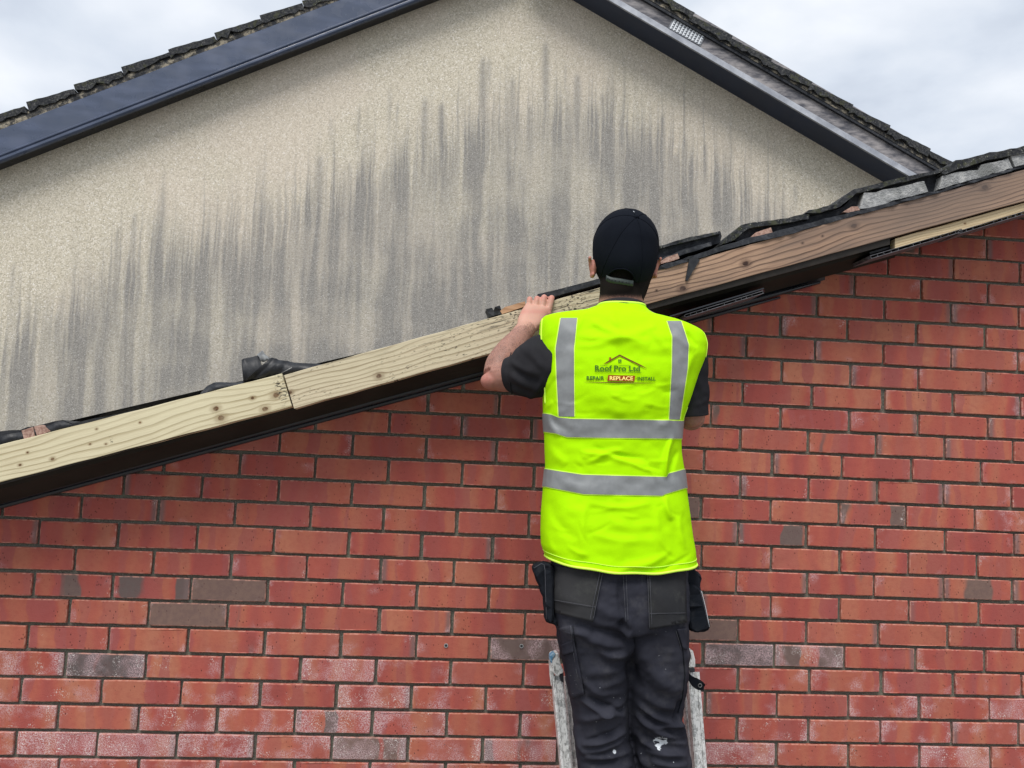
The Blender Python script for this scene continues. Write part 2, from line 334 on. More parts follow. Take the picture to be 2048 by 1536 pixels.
def m_bedold():
    g = G('old_bedding_mortar', .95, .15); v = g.vec(); n = g.noise(v, 22, 5, .7)
    col = g.ramp(n, [(.42, (.028, .030, .034)), (.52, (.09, .085, .075)), (.60, (.30, .265, .20)), (.72, (.15, .14, .13))]); return g.base(col).bump(n, 1., .012).m
def m_pvc():
    g = G('sky_tinted_black_plastic', .28, .5); v = g.vec(); n = g.noise(g.vm('MULTIPLY', v, (1, 1, 4)), 4, 3)
    g.base(g.mix(g.mr(n, .4, .7), (.055, .072, .115), (.075, .095, .15))); g.rough(g.mr(g.noise(v, 9, 4), .3, .7, .22, .40)); return g.m  # blue of the reflected sky is mixed into the black plastic's base colour
def m_vest(c, name, rough=.75):
    g = G(name, rough, .06); v = g.obj(); n = g.noise(v, 9, 4, .55); wv = g.noise(g.vm('MULTIPLY', v, (1, 1, 1.8)), 900, 1)
    g.base(g.mix(g.mul(g.mr(n, .35, .7), .22), c, tuple(t*.84 for t in c)))
    return g.bump(g.add(g.mul(g.noise(v, 34, 3, .5), .9), g.mul(wv, .15)), .35, .0035).m
def m_cloth(name, c0, c1, worn=None, paint=False, sc=5.):
    g = G(name, .95, .06); v = g.obj(); n = g.noise(v, sc, 5, .6); col = g.mix(g.mr(n, .35, .68), c0, c1)
    if worn: col = g.mix(g.mul(g.mr(g.noise(v, 17, 5, .7), .5, .72), .55), col, worn)
    if paint:
        x, y, z = g.sep(v)
        a = g.mul(g.mr(g.noise(v, 150, 2, .5, .3), .745, .765), g.mr(g.noise(g.vm('ADD', v, (4, 4, 4)), 7, 2), .53, .60))
        px_, pz_ = at(1342, 1512, -.68)[0], at(1342, 1512, -.68)[2]
        d = g.ma('SQRT', g.add(g.mul(g.ma('SUBTRACT', x, px_), g.ma('SUBTRACT', x, px_)), g.mul(g.mul(g.ma('SUBTRACT', z, pz_), g.ma('SUBTRACT', z, pz_)), 1.6)))
        b = g.mul(g.mr(g.add(d, g.mul(g.ma('SUBTRACT', g.noise(v, 50, 3, .6), .5), .035)), .014, .017, 1, 0), g.mr(g.noise(g.vm('MULTIPLY', v, (.5, 1, 2)), 90, 3, .6), .40, .44))
        px2, pz2 = at(1245, 1530, -.68)[0], at(1245, 1530, -.68)[2]
        d2 = g.ma('SQRT', g.add(g.mul(g.ma('SUBTRACT', x, px2), g.ma('SUBTRACT', x, px2)), g.mul(g.ma('SUBTRACT', z, pz2), g.ma('SUBTRACT', z, pz2))))
        b2 = g.mr(g.add(d2, g.mul(g.ma('SUBTRACT', g.noise(v, 80, 2), .5), .006)), .0035, .005, 1, 0)
        col = g.mix(g.mul(g.ma('MAXIMUM', b2, g.ma('MAXIMUM', a, b)), .9), col, (.62, .66, .70))
    g.base(col)
    return g.bump(g.add(g.noise(v, 22, 3), g.mul(g.noise(v, 800, 2), .3)), .35, .003).m
def m_skin():
    g = G('skin', .55, .35); v = g.obj(); pal = g.attr('pale').outputs['Fac']; st = g.attr('stubble').outputs['Fac']; red = g.attr('flush').outputs['Fac']
    n = g.noise(v, 30, 4, .6); col = g.mix(g.mr(n, .3, .7), (.26, .130, .097), (.35, .180, .135)); col = g.mix(pal, col, (.52, .285, .215))
    col = g.mix(g.mul(red, .55), col, (.47, .155, .125))
    col = g.mix(g.mr(g.add(st, g.mul(g.ma('SUBTRACT', g.noise(v, 420, 2, .7), .5), .5)), .12, .85), col, (.010, .008, .007))
    hair = g.mul(g.mr(g.noise(g.vm('MULTIPLY', v, (420, 420, 130)), 1, 2, .5, .4), .53, .61), g.attr('armhair').outputs['Fac'])
    col = g.mix(g.mul(hair, .5), col, (.05, .03, .022))
    g.base(col); g.rough(g.mr(st, 0, 1, .55, .95)); g.put(g.b.inputs['Subsurface Weight'], g.mr(st, 0, .6, .08, 0)); g.put(g.b.inputs['Specular IOR Level'], g.mr(st, 0, 1, .35, .05)); g.b.inputs['Subsurface Radius'].default_value = (.012, .004, .002)
    return g.bump(g.add(g.mul(n, .6), g.noise(v, 190, 3)), .30, .0015).m
def m_alu():
    g = G('paint_spattered_aluminium', .5, .5); v = g.obj(); n = g.noise(g.vm('MULTIPLY', v, (6, 6, 1)), 14, 5, .65)
    sp = g.mr(g.noise(v, 75, 4, .7), .44, .50); dk = g.mr(g.noise(g.vm('MULTIPLY', v, (3, 3, .7)), 70, 4, .7), .55, .60)
    col = g.mix(g.mr(n, .35, .65), (.40, .41, .40), (.62, .62, .60)); col = g.mix(g.mul(sp, .75), col, (.78, .78, .76)); col = g.mix(g.mul(dk, .6), col, (.12, .115, .105))
    g.base(col); g.put(g.b.inputs['Metallic'], g.mr(sp, 0, 1, .3, 0)); g.rough(g.mr(n, .3, .7, .38, .62)); return g.bump(g.add(sp, n), .5, .0015).m
BRICK, MORTAR, DASH = m_brick(), m_mortar(), m_dash()
TILE, TILED, BED, BEDOLD, PVC = m_tile(), m_tiledark(), m_bed(), m_bedold(), m_pvc()
LIME = m_vest((.40, .80, .001), 'lime_polyester'); LIMEP = m_vest((.66, .98, .10), 'lime_binding', .6)
SILVER = m_simple('silver_reflective_tape', (.172, .182, .186), (.222, .234, .238), 25, .5, .5, .15, .001)
SHIRT = m_cloth('charcoal_cotton', (.020, .020, .023), (.033, .032, .035))
TROU = m_cloth('navy_work_cotton', (.024, .025, .034), (.037, .038, .050), (.064, .064, .072), True)
PATCH = m_cloth('worn_grey_canvas', (.024, .025, .028), (.036, .036, .038), (.060, .062, .058))
POUCH = m_cloth('black_cordura', (.008, .010, .014), (.016, .018, .023), (.035, .036, .038))
CAPM = m_cloth('black_cap_cotton', (.0045, .0058, .0095), (.008, .010, .015))
STITCH = m_simple('grey_thread', (.050, .053, .066), (.078, .08, .09), 200, .8)
SKIN, ALU = m_skin(), m_alu()
HAIR = m_simple('black_hair', (.004, .0035, .0035), (.014, .011, .010), 400, .85, .08, .6, .001)
FELT = m_simple('black_roofing_felt', (.007, .008, .011), (.020, .022, .026), 40, .55, .4, .5, .003)
FELTG = m_simple('torn_felt_back', (.09, .095, .10), (.26, .27, .27), 50, .8)
UNDERSHADE = m_simple('barge_underside_shade', (.016, .014, .012), (.034, .029, .025), 30, .7, .3)  # near-black colour stands for the shade beneath the barge board
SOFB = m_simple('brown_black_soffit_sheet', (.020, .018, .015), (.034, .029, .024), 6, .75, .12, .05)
BLK = m_simple('black_trim_plastic', (.010, .012, .016), (.018, .020, .026), 8, .35, .5, .05)
EDGEP = m_simple('cut_plastic_edge', (.06, .06, .068), (.15, .15, .165), 60, .5, .4)
WHITE = m_simple('white_plastic', (.62, .66, .70), (.74, .77, .80), 30, .5)
ALUD = m_simple('dull_steel', (.20, .20, .20), (.34, .34, .33), 60, .45, .5, .2, .001, 4, .7)
BLUE = m_simple('blue_plastic_cap', (.05, .20, .36), (.30, .42, .50), 120, .6)
PINKW = m_simple('sawn_batten_end', (.24, .13, .10), (.46, .31, .25), 150, .85)
RUBB = m_simple('boot_leather', (.03, .022, .015), (.06, .045, .03), 60, .7)
GRND = m_simple('gravel_ground', (.16, .15, .13), (.32, .30, .27), 14, .95, .2, .8, .01, 8)
def ink(name, c): return m_simple(name, c, tuple(t*1.3 for t in c), 300, .7, .2, 0)
GREENI, BROWNI, REDI, CREAMI = ink('dark_green_print', (.045, .13, .008)), ink('brown_print', (.13, .045, .008)), ink('rust_print', (.26, .055, .006)), ink('cream_print', (.92, .74, .22))

# ------------------------------------------------------------ ground
gv = [(x, y, -1.0) for x in (-400, 400) for y in (-400, 400)]
tag(link('ground', mesh(gv, [(0, 1, 3, 2)]), GRND), 'gravel yard the ladder stands on', kind='structure')

# ------------------------------------------------------------ brick house: gable wall of single bricks
house = empty('brick_house', (1.5, .1, -1.0), 'red brick gable end in stretcher bond whose roof verge is being rebuilt', 'house')
ROWS = {   # measured vertical joints of each course, in photo pixels: [(x,...)]; None gaps are filled evenly
 -1: [(739.7,890,1040)], 0: [(31.4,193,353,509,663,815,964.9),(1552.5,1697,1840,1981.5)], 1: [(115.5,276,434,589.6,744.2,893.3,1039.5),(1473.7,1617.4,1761.3,1904.4)],
 2: [(41,202.3,362.3,520.2,672.9,822.9,971.4),(1411,1554.4,1697.4,1839.2,1978.4)], 3: [(130,290.5,445.4,601,752.5,901,1046.3),(1476,1618.3,1763.9,1907.8)],
 4: [(55.7,217.4,376,529.8,682,832,978.5),(1406.3,1548.7,1689.5,1831.9,1970.5)], 5: [(137.7,296.7,454.6,607.8,759,904.4,1049.5),(1476,1612.6,1757.5,1895.8,2034)],
 6: [(66.7,223.9,381,535.6,685.6,832.8,977.6),(1402,1541.7,1679.4,1818.3,1958.5)], 7: [(149.4,305.9,462,613.5,761.3,907.5,1052.9),(1473.4,1615.2,1748,1887.3,2025.9)],
 8: [(77.9,235.8,393,547.6,697,843,985),(1403,1542.6,1680,1817.6,1955)], 9: [(160.6,316.2,470,621,767,913,1058),(1475.5,1613.2,1750.9,1890.8,2028)],
 10: [(246.8,404,557,704,849,993),(1402,1542,1677.6,1813.3,1950.7)], 11: [(479.5,630,777.4,925,1067.6),(1481.4,1617.4,1755.7,1887.5,2023.3)],
 12: [(559.5,705.7,852.3,994),(1409,1545.8,1684,1823,1963)], 13: [(779.2,924,1064.2),(1481.4,1617,1752.5,1889.2,2026.5)],
 14: [(855.7,998.6),(1422.8,1561.8,1699.4,1836.8,1975)], 15: [(927.5,1069),(1485.6,1623,1767,1908)], 16: [(1429,1564.4,1701,1836.4,1972)],
 17: [(1493.2,1630.6,1767.3,1902.7,2037)], 18: [(1425.7,1561.5,1696,1832.3,1972)], 19: [(1498,1634.3,1769.3,1903,2038)], 20: [(1574.7,1710,1843,1976.4)],
 21: [(1640,1776.8,1907.2,2040.5)], 22: [(1840,1974.3)]}
CAMZ0 = .0015
def wallX(px, z):
    g_ = F*CR-(px-1024)*CF; return CP[0]+(g_[1]*CP[1]-g_[2]*(z-CP[2]))/g_[0]
def wallZ(px, py): return at(px, py, 0)[2]
LZ = {218.7: {8: 1098.1, 7: 1148.4, 6: 1198.6, 5: 1251.9, 4: 1303.9, 3: 1356.9, 2: 1409.8, 1: 1463.5, 0: 1515.8}, 512.7: {12: 908.1, 11: 954.2, 10: 1003.8, 9: 1053.3}, 860.2: {14: 828.1, 13: 874.3, 12: 922}}
RZ = {1874.6: {7: 1200.6, 6: 1248.1, 5: 1295.2, 4: 1343, 3: 1390.5, 2: 1440.1, 1: 1489.5, 0: 1538.5}, 1888.2: {14: 873.2, 13: 917.8, 12: 965.3, 11: 1012.5, 10: 1059.4, 9: 1105.3, 8: 1153.8}, 1903.9: {20: 604.9, 19: 648.7, 18: 693.5, 17: 737.4, 16: 784.1}}
def zfun(tab):
    ks, vs = [], []
    for px, d in tab.items():
        for k, py in d.items(): ks.append(k); vs.append(wallZ(px, py)-.075*k)
    o_ = np.argsort(ks); ks = np.array(ks)[o_]; vs = np.array(vs)[o_]
    p_ = np.polyfit(ks, vs, 3)
    def f_(k): k_ = min(max(k, ks[0]-1), ks[-1]+1); return .075*k+.45*np.polyval(p_, k_)+.55*np.interp(k, ks, vs)
    return f_
zl, zr = zfun({k: v for k, v in LZ.items()}), zfun(RZ)
XL, XR = .25, 2.85
def bedz(k, X):
    t = (X-XL)/(XR-XL); t = min(max(t, -.3), 1.25); return zl(k)*(1-t)+zr(k)*t
# underside line of the verge on the wall (the brickwork stops just above it)
VL0, VL1 = at(0, 1000, 0), at(1790, 500, 0)
def vergez(X): return VL0[2]+(X-VL0[0])*(VL1[2]-VL0[2])/(VL1[0]-VL0[0])+.02
mort = MB(); X0, X1, ZB = -1.3, 4.3, -1.0
top = lambda X: vergez(X)+.03
mort_me = mesh([(X0, .0105, ZB), (X1, .0105, ZB), (X1, .0105, top(X1)), (X0, .0105, top(X0)), (X0, .3, ZB), (X1, .3, ZB), (X1, .3, top(X1)), (X0, .3, top(X0))],
    [(0, 1, 2, 3), (4, 7, 6, 5), (0, 4, 5, 1), (1, 5, 6, 2), (2, 6, 7, 3), (3, 7, 4, 0)])
gable = link('gable_wall', mort_me, MORTAR, house)
def brick_mesh(seed):
    r_ = np.random.default_rng(seed); nx, nz_ = 7, 3; W, H = .5, .5
    pts = [(-W+2*W*i/nx, -H) for i in range(nx)]+[(W, -H+2*H*i/nz_) for i in range(nz_)]+[(W-2*W*i/nx, H) for i in range(nx)]+[(-W, H-2*H*i/nz_) for i in range(nz_)]
    V = []; n = len(pts); lx, lz = .2152, .0655
    for (ins, y, jit) in ((.0, .014, .0), (.0, .0008, .0006), (.0022, -.0012, .0006)):
        for i, (a, b) in enumerate(pts):
            cx = (a*lx); cz = (b*lz); rr = .0006 if abs(a) == W and abs(b) == H else 0
            jx, jz = r_.normal(0, jit), r_.normal(0, jit)
            V.append(((cx-np.sign(cx)*(ins+rr)*(abs(a) == W)+jx)/lx, y, (cz-np.sign(cz)*(ins+rr)*(abs(b) == H)+jz)/lz))
    chip = r_.integers(0, n)
    if seed % 3 == 0: q_ = 2*n+(0, nx, nx+nz_, 2*nx+nz_)[seed % 4]; V[q_] = (V[q_][0]*.985, .001, V[q_][2]*.95)
    Fc = [(k*n+i, k*n+(i+1) % n, (k+1)*n+(i+1) % n, (k+1)*n+i) for k in range(2) for i in range(n)]+[tuple(range(2*n, 3*n))]
    me = mesh(V, Fc, name='brick'); me.materials.append(BRICK); return me
BM = [brick_mesh(s) for s in range(9)]
SPEC = [  # notable bricks: photo px centre, brown, salt, tone
 (462,1182,1,.0,.8),(377,1222,1,.0,.9),(210,1330,1,.75,.05),(1040,1290,1,.6,.45),(1480,1305,1,.65,.05),(1745,1028,.62,.1,.7),(1955,1178,.75,.15,.8),(1395,1258,1,0,.8),
 (1395,1012,.9,0,.7),(1625,1310,.55,.75,.5),(740,1492,.9,.85,.75),(1575,1508,.35,.3,.9),(145,1175,.42,0,.5),(300,1180,.5,.05,.25),(530,1230,.42,.1,.7),(1745,940,.3,0,.0),
 (75,1330,.35,.6,.6),(680,1335,.15,.8,.3),(1010,1493,.45,.9,.4),(640,1440,.3,.8,.3),(60,1175,.1,.1,.5),(1060,1440,.3,.7,.4),(1480,1500,.2,.9,.3),(600,880,.1,.15,.5),(1010,1010,.1,.1,.5),
 (1545,1160,.35,.1,.4),(1690,1170,.3,.1,.5),(1320,530,.3,0,.5),(760,1380,.15,.75,.3),(120,1490,.1,.95,.4),(280,1490,.25,.95,.4),(430,1490,.15,.8,.4),(1040,1160,.3,0,.6)]
nin = 0; off = MB(); offd = []
cand = []
for k in range(-14, 30):
    zm = .075*k+.0375
    groups = [[wallX(x, zm) for x in grp] for grp in ROWS.get(k, [])]
    pts = []
    if groups:
        pts = list(groups[0])
        for gnx in groups[1:]:
            gap = gnx[0]-pts[-1]; n_ = max(1, round(gap/.222)); pts += [pts[-1]+gap*i/n_ for i in range(1, n_)]; pts += gnx
    else: pts = [1.7+(.1125 if k % 2 else 0)+.01*math.sin(k*3.)]
    while pts[0] > X0+.2: pts.insert(0, pts[0]-.225+random.gauss(0, .002))
    while pts[-1] < X1-.2: pts.append(pts[-1]+.225+random.gauss(0, .002))
    for a, b in zip(pts, pts[1:]): cand.append((k, a, b))
for k, a, b in cand:
    X = (a+b)/2; z0, z1 = bedz(k, X), bedz(k+1, X); sl_ = math.atan2(bedz(k, b)-bedz(k, a), b-a)
    gx = random.uniform(.0075, .0115) if b-a < .236 else random.uniform(.014, .02)
    wx, hz = (b-a)-gx, (z1-z0)-random.uniform(.0088, .0108); zc = (z0+z1)/2
    if z1 > vergez(a)+.095: continue
    px, py = pix((X, 0, zc)); inside = -75 < px < 2123 and py < 1560
    if inside:
        o = link('brick', BM[random.randrange(9)], None, gable); nin += 1
        o.location = (X+random.gauss(0, .0006), random.gauss(0, .0011), zc+random.gauss(0, .0006)); o.scale = (wx, 1, hz); o.rotation_euler = (random.gauss(0, .006), -sl_+random.gauss(0, .0025), random.gauss(0, .005))
        if random.random() < .5: o.rotation_euler.y += math.pi
        low = max(0, min(1, (py-1230)/300.)); br = max(0, random.gauss(.02, .09)); salt = max(0, random.gauss(.02, .08))+low*random.uniform(.15, .85); tn = random.random()
        if py < 1230 and random.random() < .03: br = .4
        for (sx, sy, b_, s_, t_) in SPEC:
            if abs(px-sx) < 65 and abs(py-sy) < 26: br, salt, tn = b_, s_, t_; break
        o['tone'] = (float(br), float(salt), float(tn))
    else:
        V, Fc = box_pts((X, .004, zc), (wx/2, 0, 0), (0, .005, 0), (0, 0, hz/2)); off.add(V, Fc)
ow = tag(link('outer_brickwork', off.mesh(), m_brick(False), gable), kind='stuff'); ow['tone'] = (.08, .25, .5)
# two drilled screw holes with grey plugs
for (px, py) in ((892, 1291), (1043, 1292)):
    p = at(px, py, -.002); mb = MB(); V, Fc = tube([p+np.array([0, .004, 0]), p+np.array([0, -.0022, 0])], .0062, 14, 1, False); mb.add(V, Fc)
    mb.add(*tube([p+np.array([0, .004, 0]), p+np.array([0, -.0022, 0])], .0042, 14, 1, False))
    n = 14; V = []; 
    for rr in (.0062, .0042): V += [p+np.array([rr*math.cos(2*math.pi*i/n), -.0022, rr*math.sin(2*math.pi*i/n)]) for i in range(n)]
    mb.add(V, [(i, (i+1) % n, n+(i+1) % n, n+i) for i in range(n)]); link('wall_plug', mb.mesh(), BED, gable)
    V = [p+np.array([.0042*math.cos(2*math.pi*i/n), -.0010, .0042*math.sin(2*math.pi*i/n)]) for i in range(n)]; link('plug_hole', mesh(V, [tuple(range(n))]), BLK, gable)

# ------------------------------------------------------------ front roof: timbers of the verge
froof = link('roof', mesh([at(-500, 1030, .0)+np.array([0, 0, .06]), at(2600, 260, .0)+np.array([0, 0, -.02]), at(2600, 260, 0)+np.array([0, 3.3, -.02]), at(-500, 1030, 0)+np.array([0, 3.3, .06])], [(0, 1, 2, 3)]), FELT, house)
def board(name, tl, bl, tr, br_, Y, thick, mat_f, parent, bev=.0015, cut=None):
    """plank whose front face spans four photo points in the plane y=Y; mesh is local: x along, z across"""
    a, b, c, d = [at(*p, Y) for p in (bl, tl, br_, tr)]   # bottom-left, top-left, bottom-right, top-right
    o0 = (a+b)/2; ex = ((c+d)/2-o0); Ln = np.linalg.norm(ex); ex /= Ln; ez = np.array([-ex[2], 0, ex[0]])
    loc = lambda p: ((p-o0)@ex, (p-o0)@ez)
    A, B, C2, D = [loc(p) for p in (a, b, c, d)]; N = 24
    V = []; 
    for i in range(N+1):
        t = i/N; p = np.array(A)*(1-t)+np.array(C2)*t; q = np.array(B)*(1-t)+np.array(D)*t; w1 = .0006*math.sin(i*1.7+Y*9)
        V += [(p[0], 0, p[1]+w1), (q[0], 0, q[1]+w1), (q[0], thick, q[1]+w1), (p[0], thick, p[1]+w1)]
    Fc = [(4*i+j, 4*i+(j+1) % 4, 4*i+4+(j+1) % 4, 4*i+4+j) for i in range(N) for j in range(4)]+[(0, 1, 2, 3), (4*N, 4*N+1, 4*N+2, 4*N+3)]
    me = mesh(V, Fc); bevelled(me, bev, 2)
    o = link(name, me, mat_f(loc if True else None), parent)
    o.location = tuple(o0-np.array([0, 0, 0])); o.rotation_euler = (0, -math.atan2(ex[2], ex[0]), 0); return o, loc
YT = -.20
def kn(loc, lst, Y=YT): return [loc(at(x, y, Y))+(r,) for x, y, r in lst]
bA, _ = board('barge_board', (-160, 930), (-160, 1006), (564, 747), (584, 813), YT, .046,
    lambda loc: m_wood('pale_pine_treated', (.31, .245, .13), (.63, .565, .385), (.17, .085, .035), kn(loc, [(432, 817, .008), (505, 796, .005), (442, 836, .009), (530, 818, .008), (105, 918, .005), (40, 930, .004), (212, 888, .003), (180, 888, .003), (193, 858, .003), (280, 845, .003), (55, 905, .003), (552, 790, .009)]), 62, warm=(.72, .67, .46), spots=[loc(at(562, 778, YT))+(.022,), loc(at(222, 878, YT))+(.006,)]), house)
bA['label'] = 'pale new pine length of barge board at the lower left'
bB, _ = board('barge_board', (568, 750), (588, 817), (1232, 566), (1240, 634), YT-.004, .046,
    lambda loc: m_wood('mouldy_pine', (.26, .20, .115), (.60, .53, .37), (.16, .09, .05), kn(loc, [(758, 752, .008), (580, 785, .006), (880, 742, .004)], YT-.004), 75, mould=.95, warm=(.60, .50, .36), spots=[loc(at(1150, 618, YT))+(.06,), loc(at(1040, 660, YT))+(.05,)]), house)
bB['label'] = 'mould-speckled pine length of barge board under the hand'
bC, _ = board('barge_board', (1236, 562), (1244, 622), (2300, 270), (2300, 333), YT-.002, .046,
    lambda loc: m_wood('aged_red_pine', (.055, .031, .021), (.47, .305, .205), (.055, .022, .014), kn(loc, [(1708, 452, .009), (1491, 527, .009), (1365, 577, .009), (1970, 375, .010), (1605, 486, .003), (1645, 472, .003), (1313, 581, .003)], YT-.002), 74, age=.55, warm=(.27, .155, .10), greyx=.72), house)
bC['label'] = 'brown weathered old length of barge board at the right'
# lower pale batten and soffit pieces
bD, _ = board('soffit_batten', (1790, 477), (1790, 497), (2300, 336), (2300, 359), YT+.012, .03,
    lambda loc: m_wood('fresh_sawn_batten', (.34, .22, .11), (.66, .53, .33), (.25, .13, .06), kn(loc, [(1930, 447, .003)], YT+.012), 130), house)
# dark strip painting in the shaded underside and gap below the barge board, and the sloping soffit sheet back to the wall
def strip(name, lines, mat, parent, thick=.006, bev=0):
    """sheet whose long edges are given as photo lines at their own depth: lines=[((x0,y0),(x1,y1),Y), ...]"""
    P = [[at(*l[0], l[2]), at(*l[1], l[2])] for l in lines]; V, Fc = [], []
    n = len(P); up = np.array([-.28, 0, .96])*thick
    for side in (0, 1):
        for p in P: V += [p[side]]
    for side in (0, 1):
        for p in P: V += [p[side]+up]
    for i in range(n-1):
        Fc += [(i, i+1, n+i+1, n+i), (2*n+i, 3*n+i, 3*n+i+1, 2*n+i+1)]
    Fc += [(0, n, 3*n, 2*n), (n-1, 3*n-1, 4*n-1, 2*n-1)]+[(i, 2*n+i, 2*n+i+1, i+1) for i in range(n-1)]+[(n+i, n+i+1, 3*n+i+1, 3*n+i) for i in range(n-1)]
    return link(name, mesh(V, Fc), mat, parent)
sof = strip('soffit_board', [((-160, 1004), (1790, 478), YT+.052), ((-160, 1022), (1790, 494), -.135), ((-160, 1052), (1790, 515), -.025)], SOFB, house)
strip('underside_shade', [((-160, 998), (1780, 477), YT+.004), ((-160, 1013), (1780, 489), YT+.006), ((-160, 1013), (1780, 490), YT+.048)], UNDERSHADE, house, .02)
# moulded trim against the brickwork: two rounded beads
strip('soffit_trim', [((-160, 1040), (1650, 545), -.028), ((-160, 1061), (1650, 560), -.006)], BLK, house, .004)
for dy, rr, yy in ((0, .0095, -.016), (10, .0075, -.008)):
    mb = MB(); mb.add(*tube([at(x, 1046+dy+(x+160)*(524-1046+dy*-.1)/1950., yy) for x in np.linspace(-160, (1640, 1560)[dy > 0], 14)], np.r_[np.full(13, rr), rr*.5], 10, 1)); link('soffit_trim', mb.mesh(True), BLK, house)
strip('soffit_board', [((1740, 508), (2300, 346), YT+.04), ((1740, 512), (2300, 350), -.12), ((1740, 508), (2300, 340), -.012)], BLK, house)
# cut hollow plastic soffit ends: rows of little cells
def hollow(p0, p1, Y, n, h, parent, depth=.12):
    a, b = at(*p0, Y), at(*p1, Y); ex = (b-a); Ln = np.linalg.norm(ex); ex /= Ln; ez = np.array([-ex[2], 0, ex[0]]); mb = MB()
    for s_ in (0, 1): mb.add(*box_pts(a+ex*Ln/2+ez*h*s_+np.array([0, depth/2, 0]), ex*Ln/2, (0, depth/2, 0), ez*.0007))
    for i in range(n+1):
        if random.random() < .12: continue
        mb.add(*box_pts(a+ex*Ln*(i+random.uniform(-.12, .12))/n+ez*h/2+np.array([0, depth/2+.0005, 0]), ex*.0006, (0, depth/2-.001, 0), ez*(h/2-.0008)))
    return link('hollow_soffit', mb.mesh(), EDGEP, parent)
hollow((1742, 517), (1925, 463), YT-.002, 13, .0085, house); hollow((1920, 467), (2330, 343), YT-.004, 30, .0085, house); hollow((1372, 634), (1528, 586), YT+.01, 14, .0075, house)
strip('soffit_offcut', [((1340, 634), (1528, 578), YT+.012), ((1345, 640), (1530, 584), YT+.10)], BLK, house, .004)

# felt, tiles, bedding and batten ends on top of the verge
def piece(name, poly, Y0, Y1, mat, jag=.0008, sub=.02, bev=0, dz=0, parent=house, label=None):
    o = link(name, prism(poly, Y0, Y1, dz, jag, bev, sub), mat, parent)
    if label: o['label'] = label
    return o
# ragged dark edge lying on the old board
piece('verge_felt', [(1300, 543), (1320, 532), (1376, 514), (1440, 492), (1500, 475), (1560, 461), (1610, 447), (1660, 435), (1730, 417), (1800, 400), (1870, 382), (1960, 356), (2100, 314), (2300, 255), (2300, 259), (2100, 318), (1960, 361), (1870, 388), (1800, 407), (1730, 426), (1660, 445), (1560, 474), (1500, 486), (1440, 503), (1380, 522), (1320, 541)], YT-.006, .4, TILED, .0012, .02)
piece('felt_flap', [(1379, 516), (1392, 514), (1400, 520), (1384, 546), (1375, 562), (1371, 560)], YT-.008, YT-.003, FELT, 0, 0)
# tiles right of the head
piece('roof_tile', [(1300, 505), (1316, 493), (1380, 478), (1440, 463), (1443, 472), (1440, 486), (1380, 500), (1310, 517)], YT+.03, .15, TILED)
piece('roof_tile', [(1300, 497), (1380, 474), (1441, 463), (1441, 468), (1380, 481), (1300, 503)], YT+.012, .15, TILE, .001, .02)
piece('roof_tile', [(1300, 524), (1330, 513), (1370, 498), (1422, 484), (1424, 491), (1360, 511), (1305, 530)], YT+.005, .12, TILED)
piece('roof_tile', [(1446, 487), (1458, 472), (1482, 450), (1492, 447), (1560, 438), (1618, 427), (1618, 437), (1560, 447), (1500, 456), (1488, 462), (1470, 481), (1452, 488)], YT+.004, .15, TILE, .001, .02)
piece('roof_tile', [(1470, 481), (1490, 460), (1560, 446), (1650, 426), (1700, 420), (1690, 440), (1600, 457), (1500, 481)], YT+.03, .15, TILED)
piece('roof_tile', [(1612, 426), (1618, 421), (1664, 411), (1672, 408), (1703, 380), (1708, 378), (1790, 359), (1885, 337), (1900, 331), (1902, 339), (1800, 365), (1712, 387), (1680, 414), (1640, 425)], YT+.002, .2, TILE, .001, .02)
piece('roof_tile', [(1655, 425), (1685, 414), (1712, 386), (1800, 363), (1880, 345), (1882, 384), (1800, 404), (1700, 424)], YT+.035, .2, TILED)
piece('roof_tile', [(1884, 345), (1900, 330), (1912, 322), (1980, 306), (2060, 290), (2300, 232), (2300, 248), (2060, 303), (1985, 318), (1920, 336), (1890, 350)], YT-.004, .25, TILE, .0014, .02)
piece('roof_tile', [(1850, 360), (1920, 335), (2060, 300), (2300, 242), (2300, 262), (2060, 318), (1860, 385)], YT+.04, .25, TILED)
# bedding mortar faces
piece('bedding_mortar', [(1719, 420), (1727, 385), (1738, 386), (1780, 378), (1850, 362), (1856, 384), (1800, 399), (1745, 414)], YT+.004, -.05, BED, .0012, .02, .001)
piece('bedding_mortar', [(1878, 378), (1884, 354), (1900, 348), (1955, 338), (1963, 328), (1990, 325), (2018, 314), (2027, 336), (1960, 356), (1905, 372)], YT+.002, -.05, BED, .0016, .02, .001)
piece('bedding_mortar', [(2021, 312), (2060, 304), (2300, 244), (2300, 262), (2060, 327), (2029, 335)], YT+.004, -.05, BED, .0010, .03, .001)
# sawn ends of the tile battens
def batten_end(poly, Y0=YT+.002, Y1=.3, m=None): return link('batten_end', prism(poly, Y0, Y1, 0, .0004, 0, .012), m or PINKW, house)
batten_end([(1495, 480), (1512, 465), (1541, 455), (1546, 467), (1520, 474)]); batten_end([(1321, 523), (1333, 514), (1355, 507), (1359, 517), (1340, 523), (1322, 528)])
batten_end([(1686, 424), (1704, 413), (1716, 413), (1720, 420), (1700, 425)]); 
batten_end([(43, 861), (66, 854), (70, 873), (48, 878)]); batten_end([(68, 853), (82, 850), (92, 855), (101, 862), (90, 867), (74, 872)])
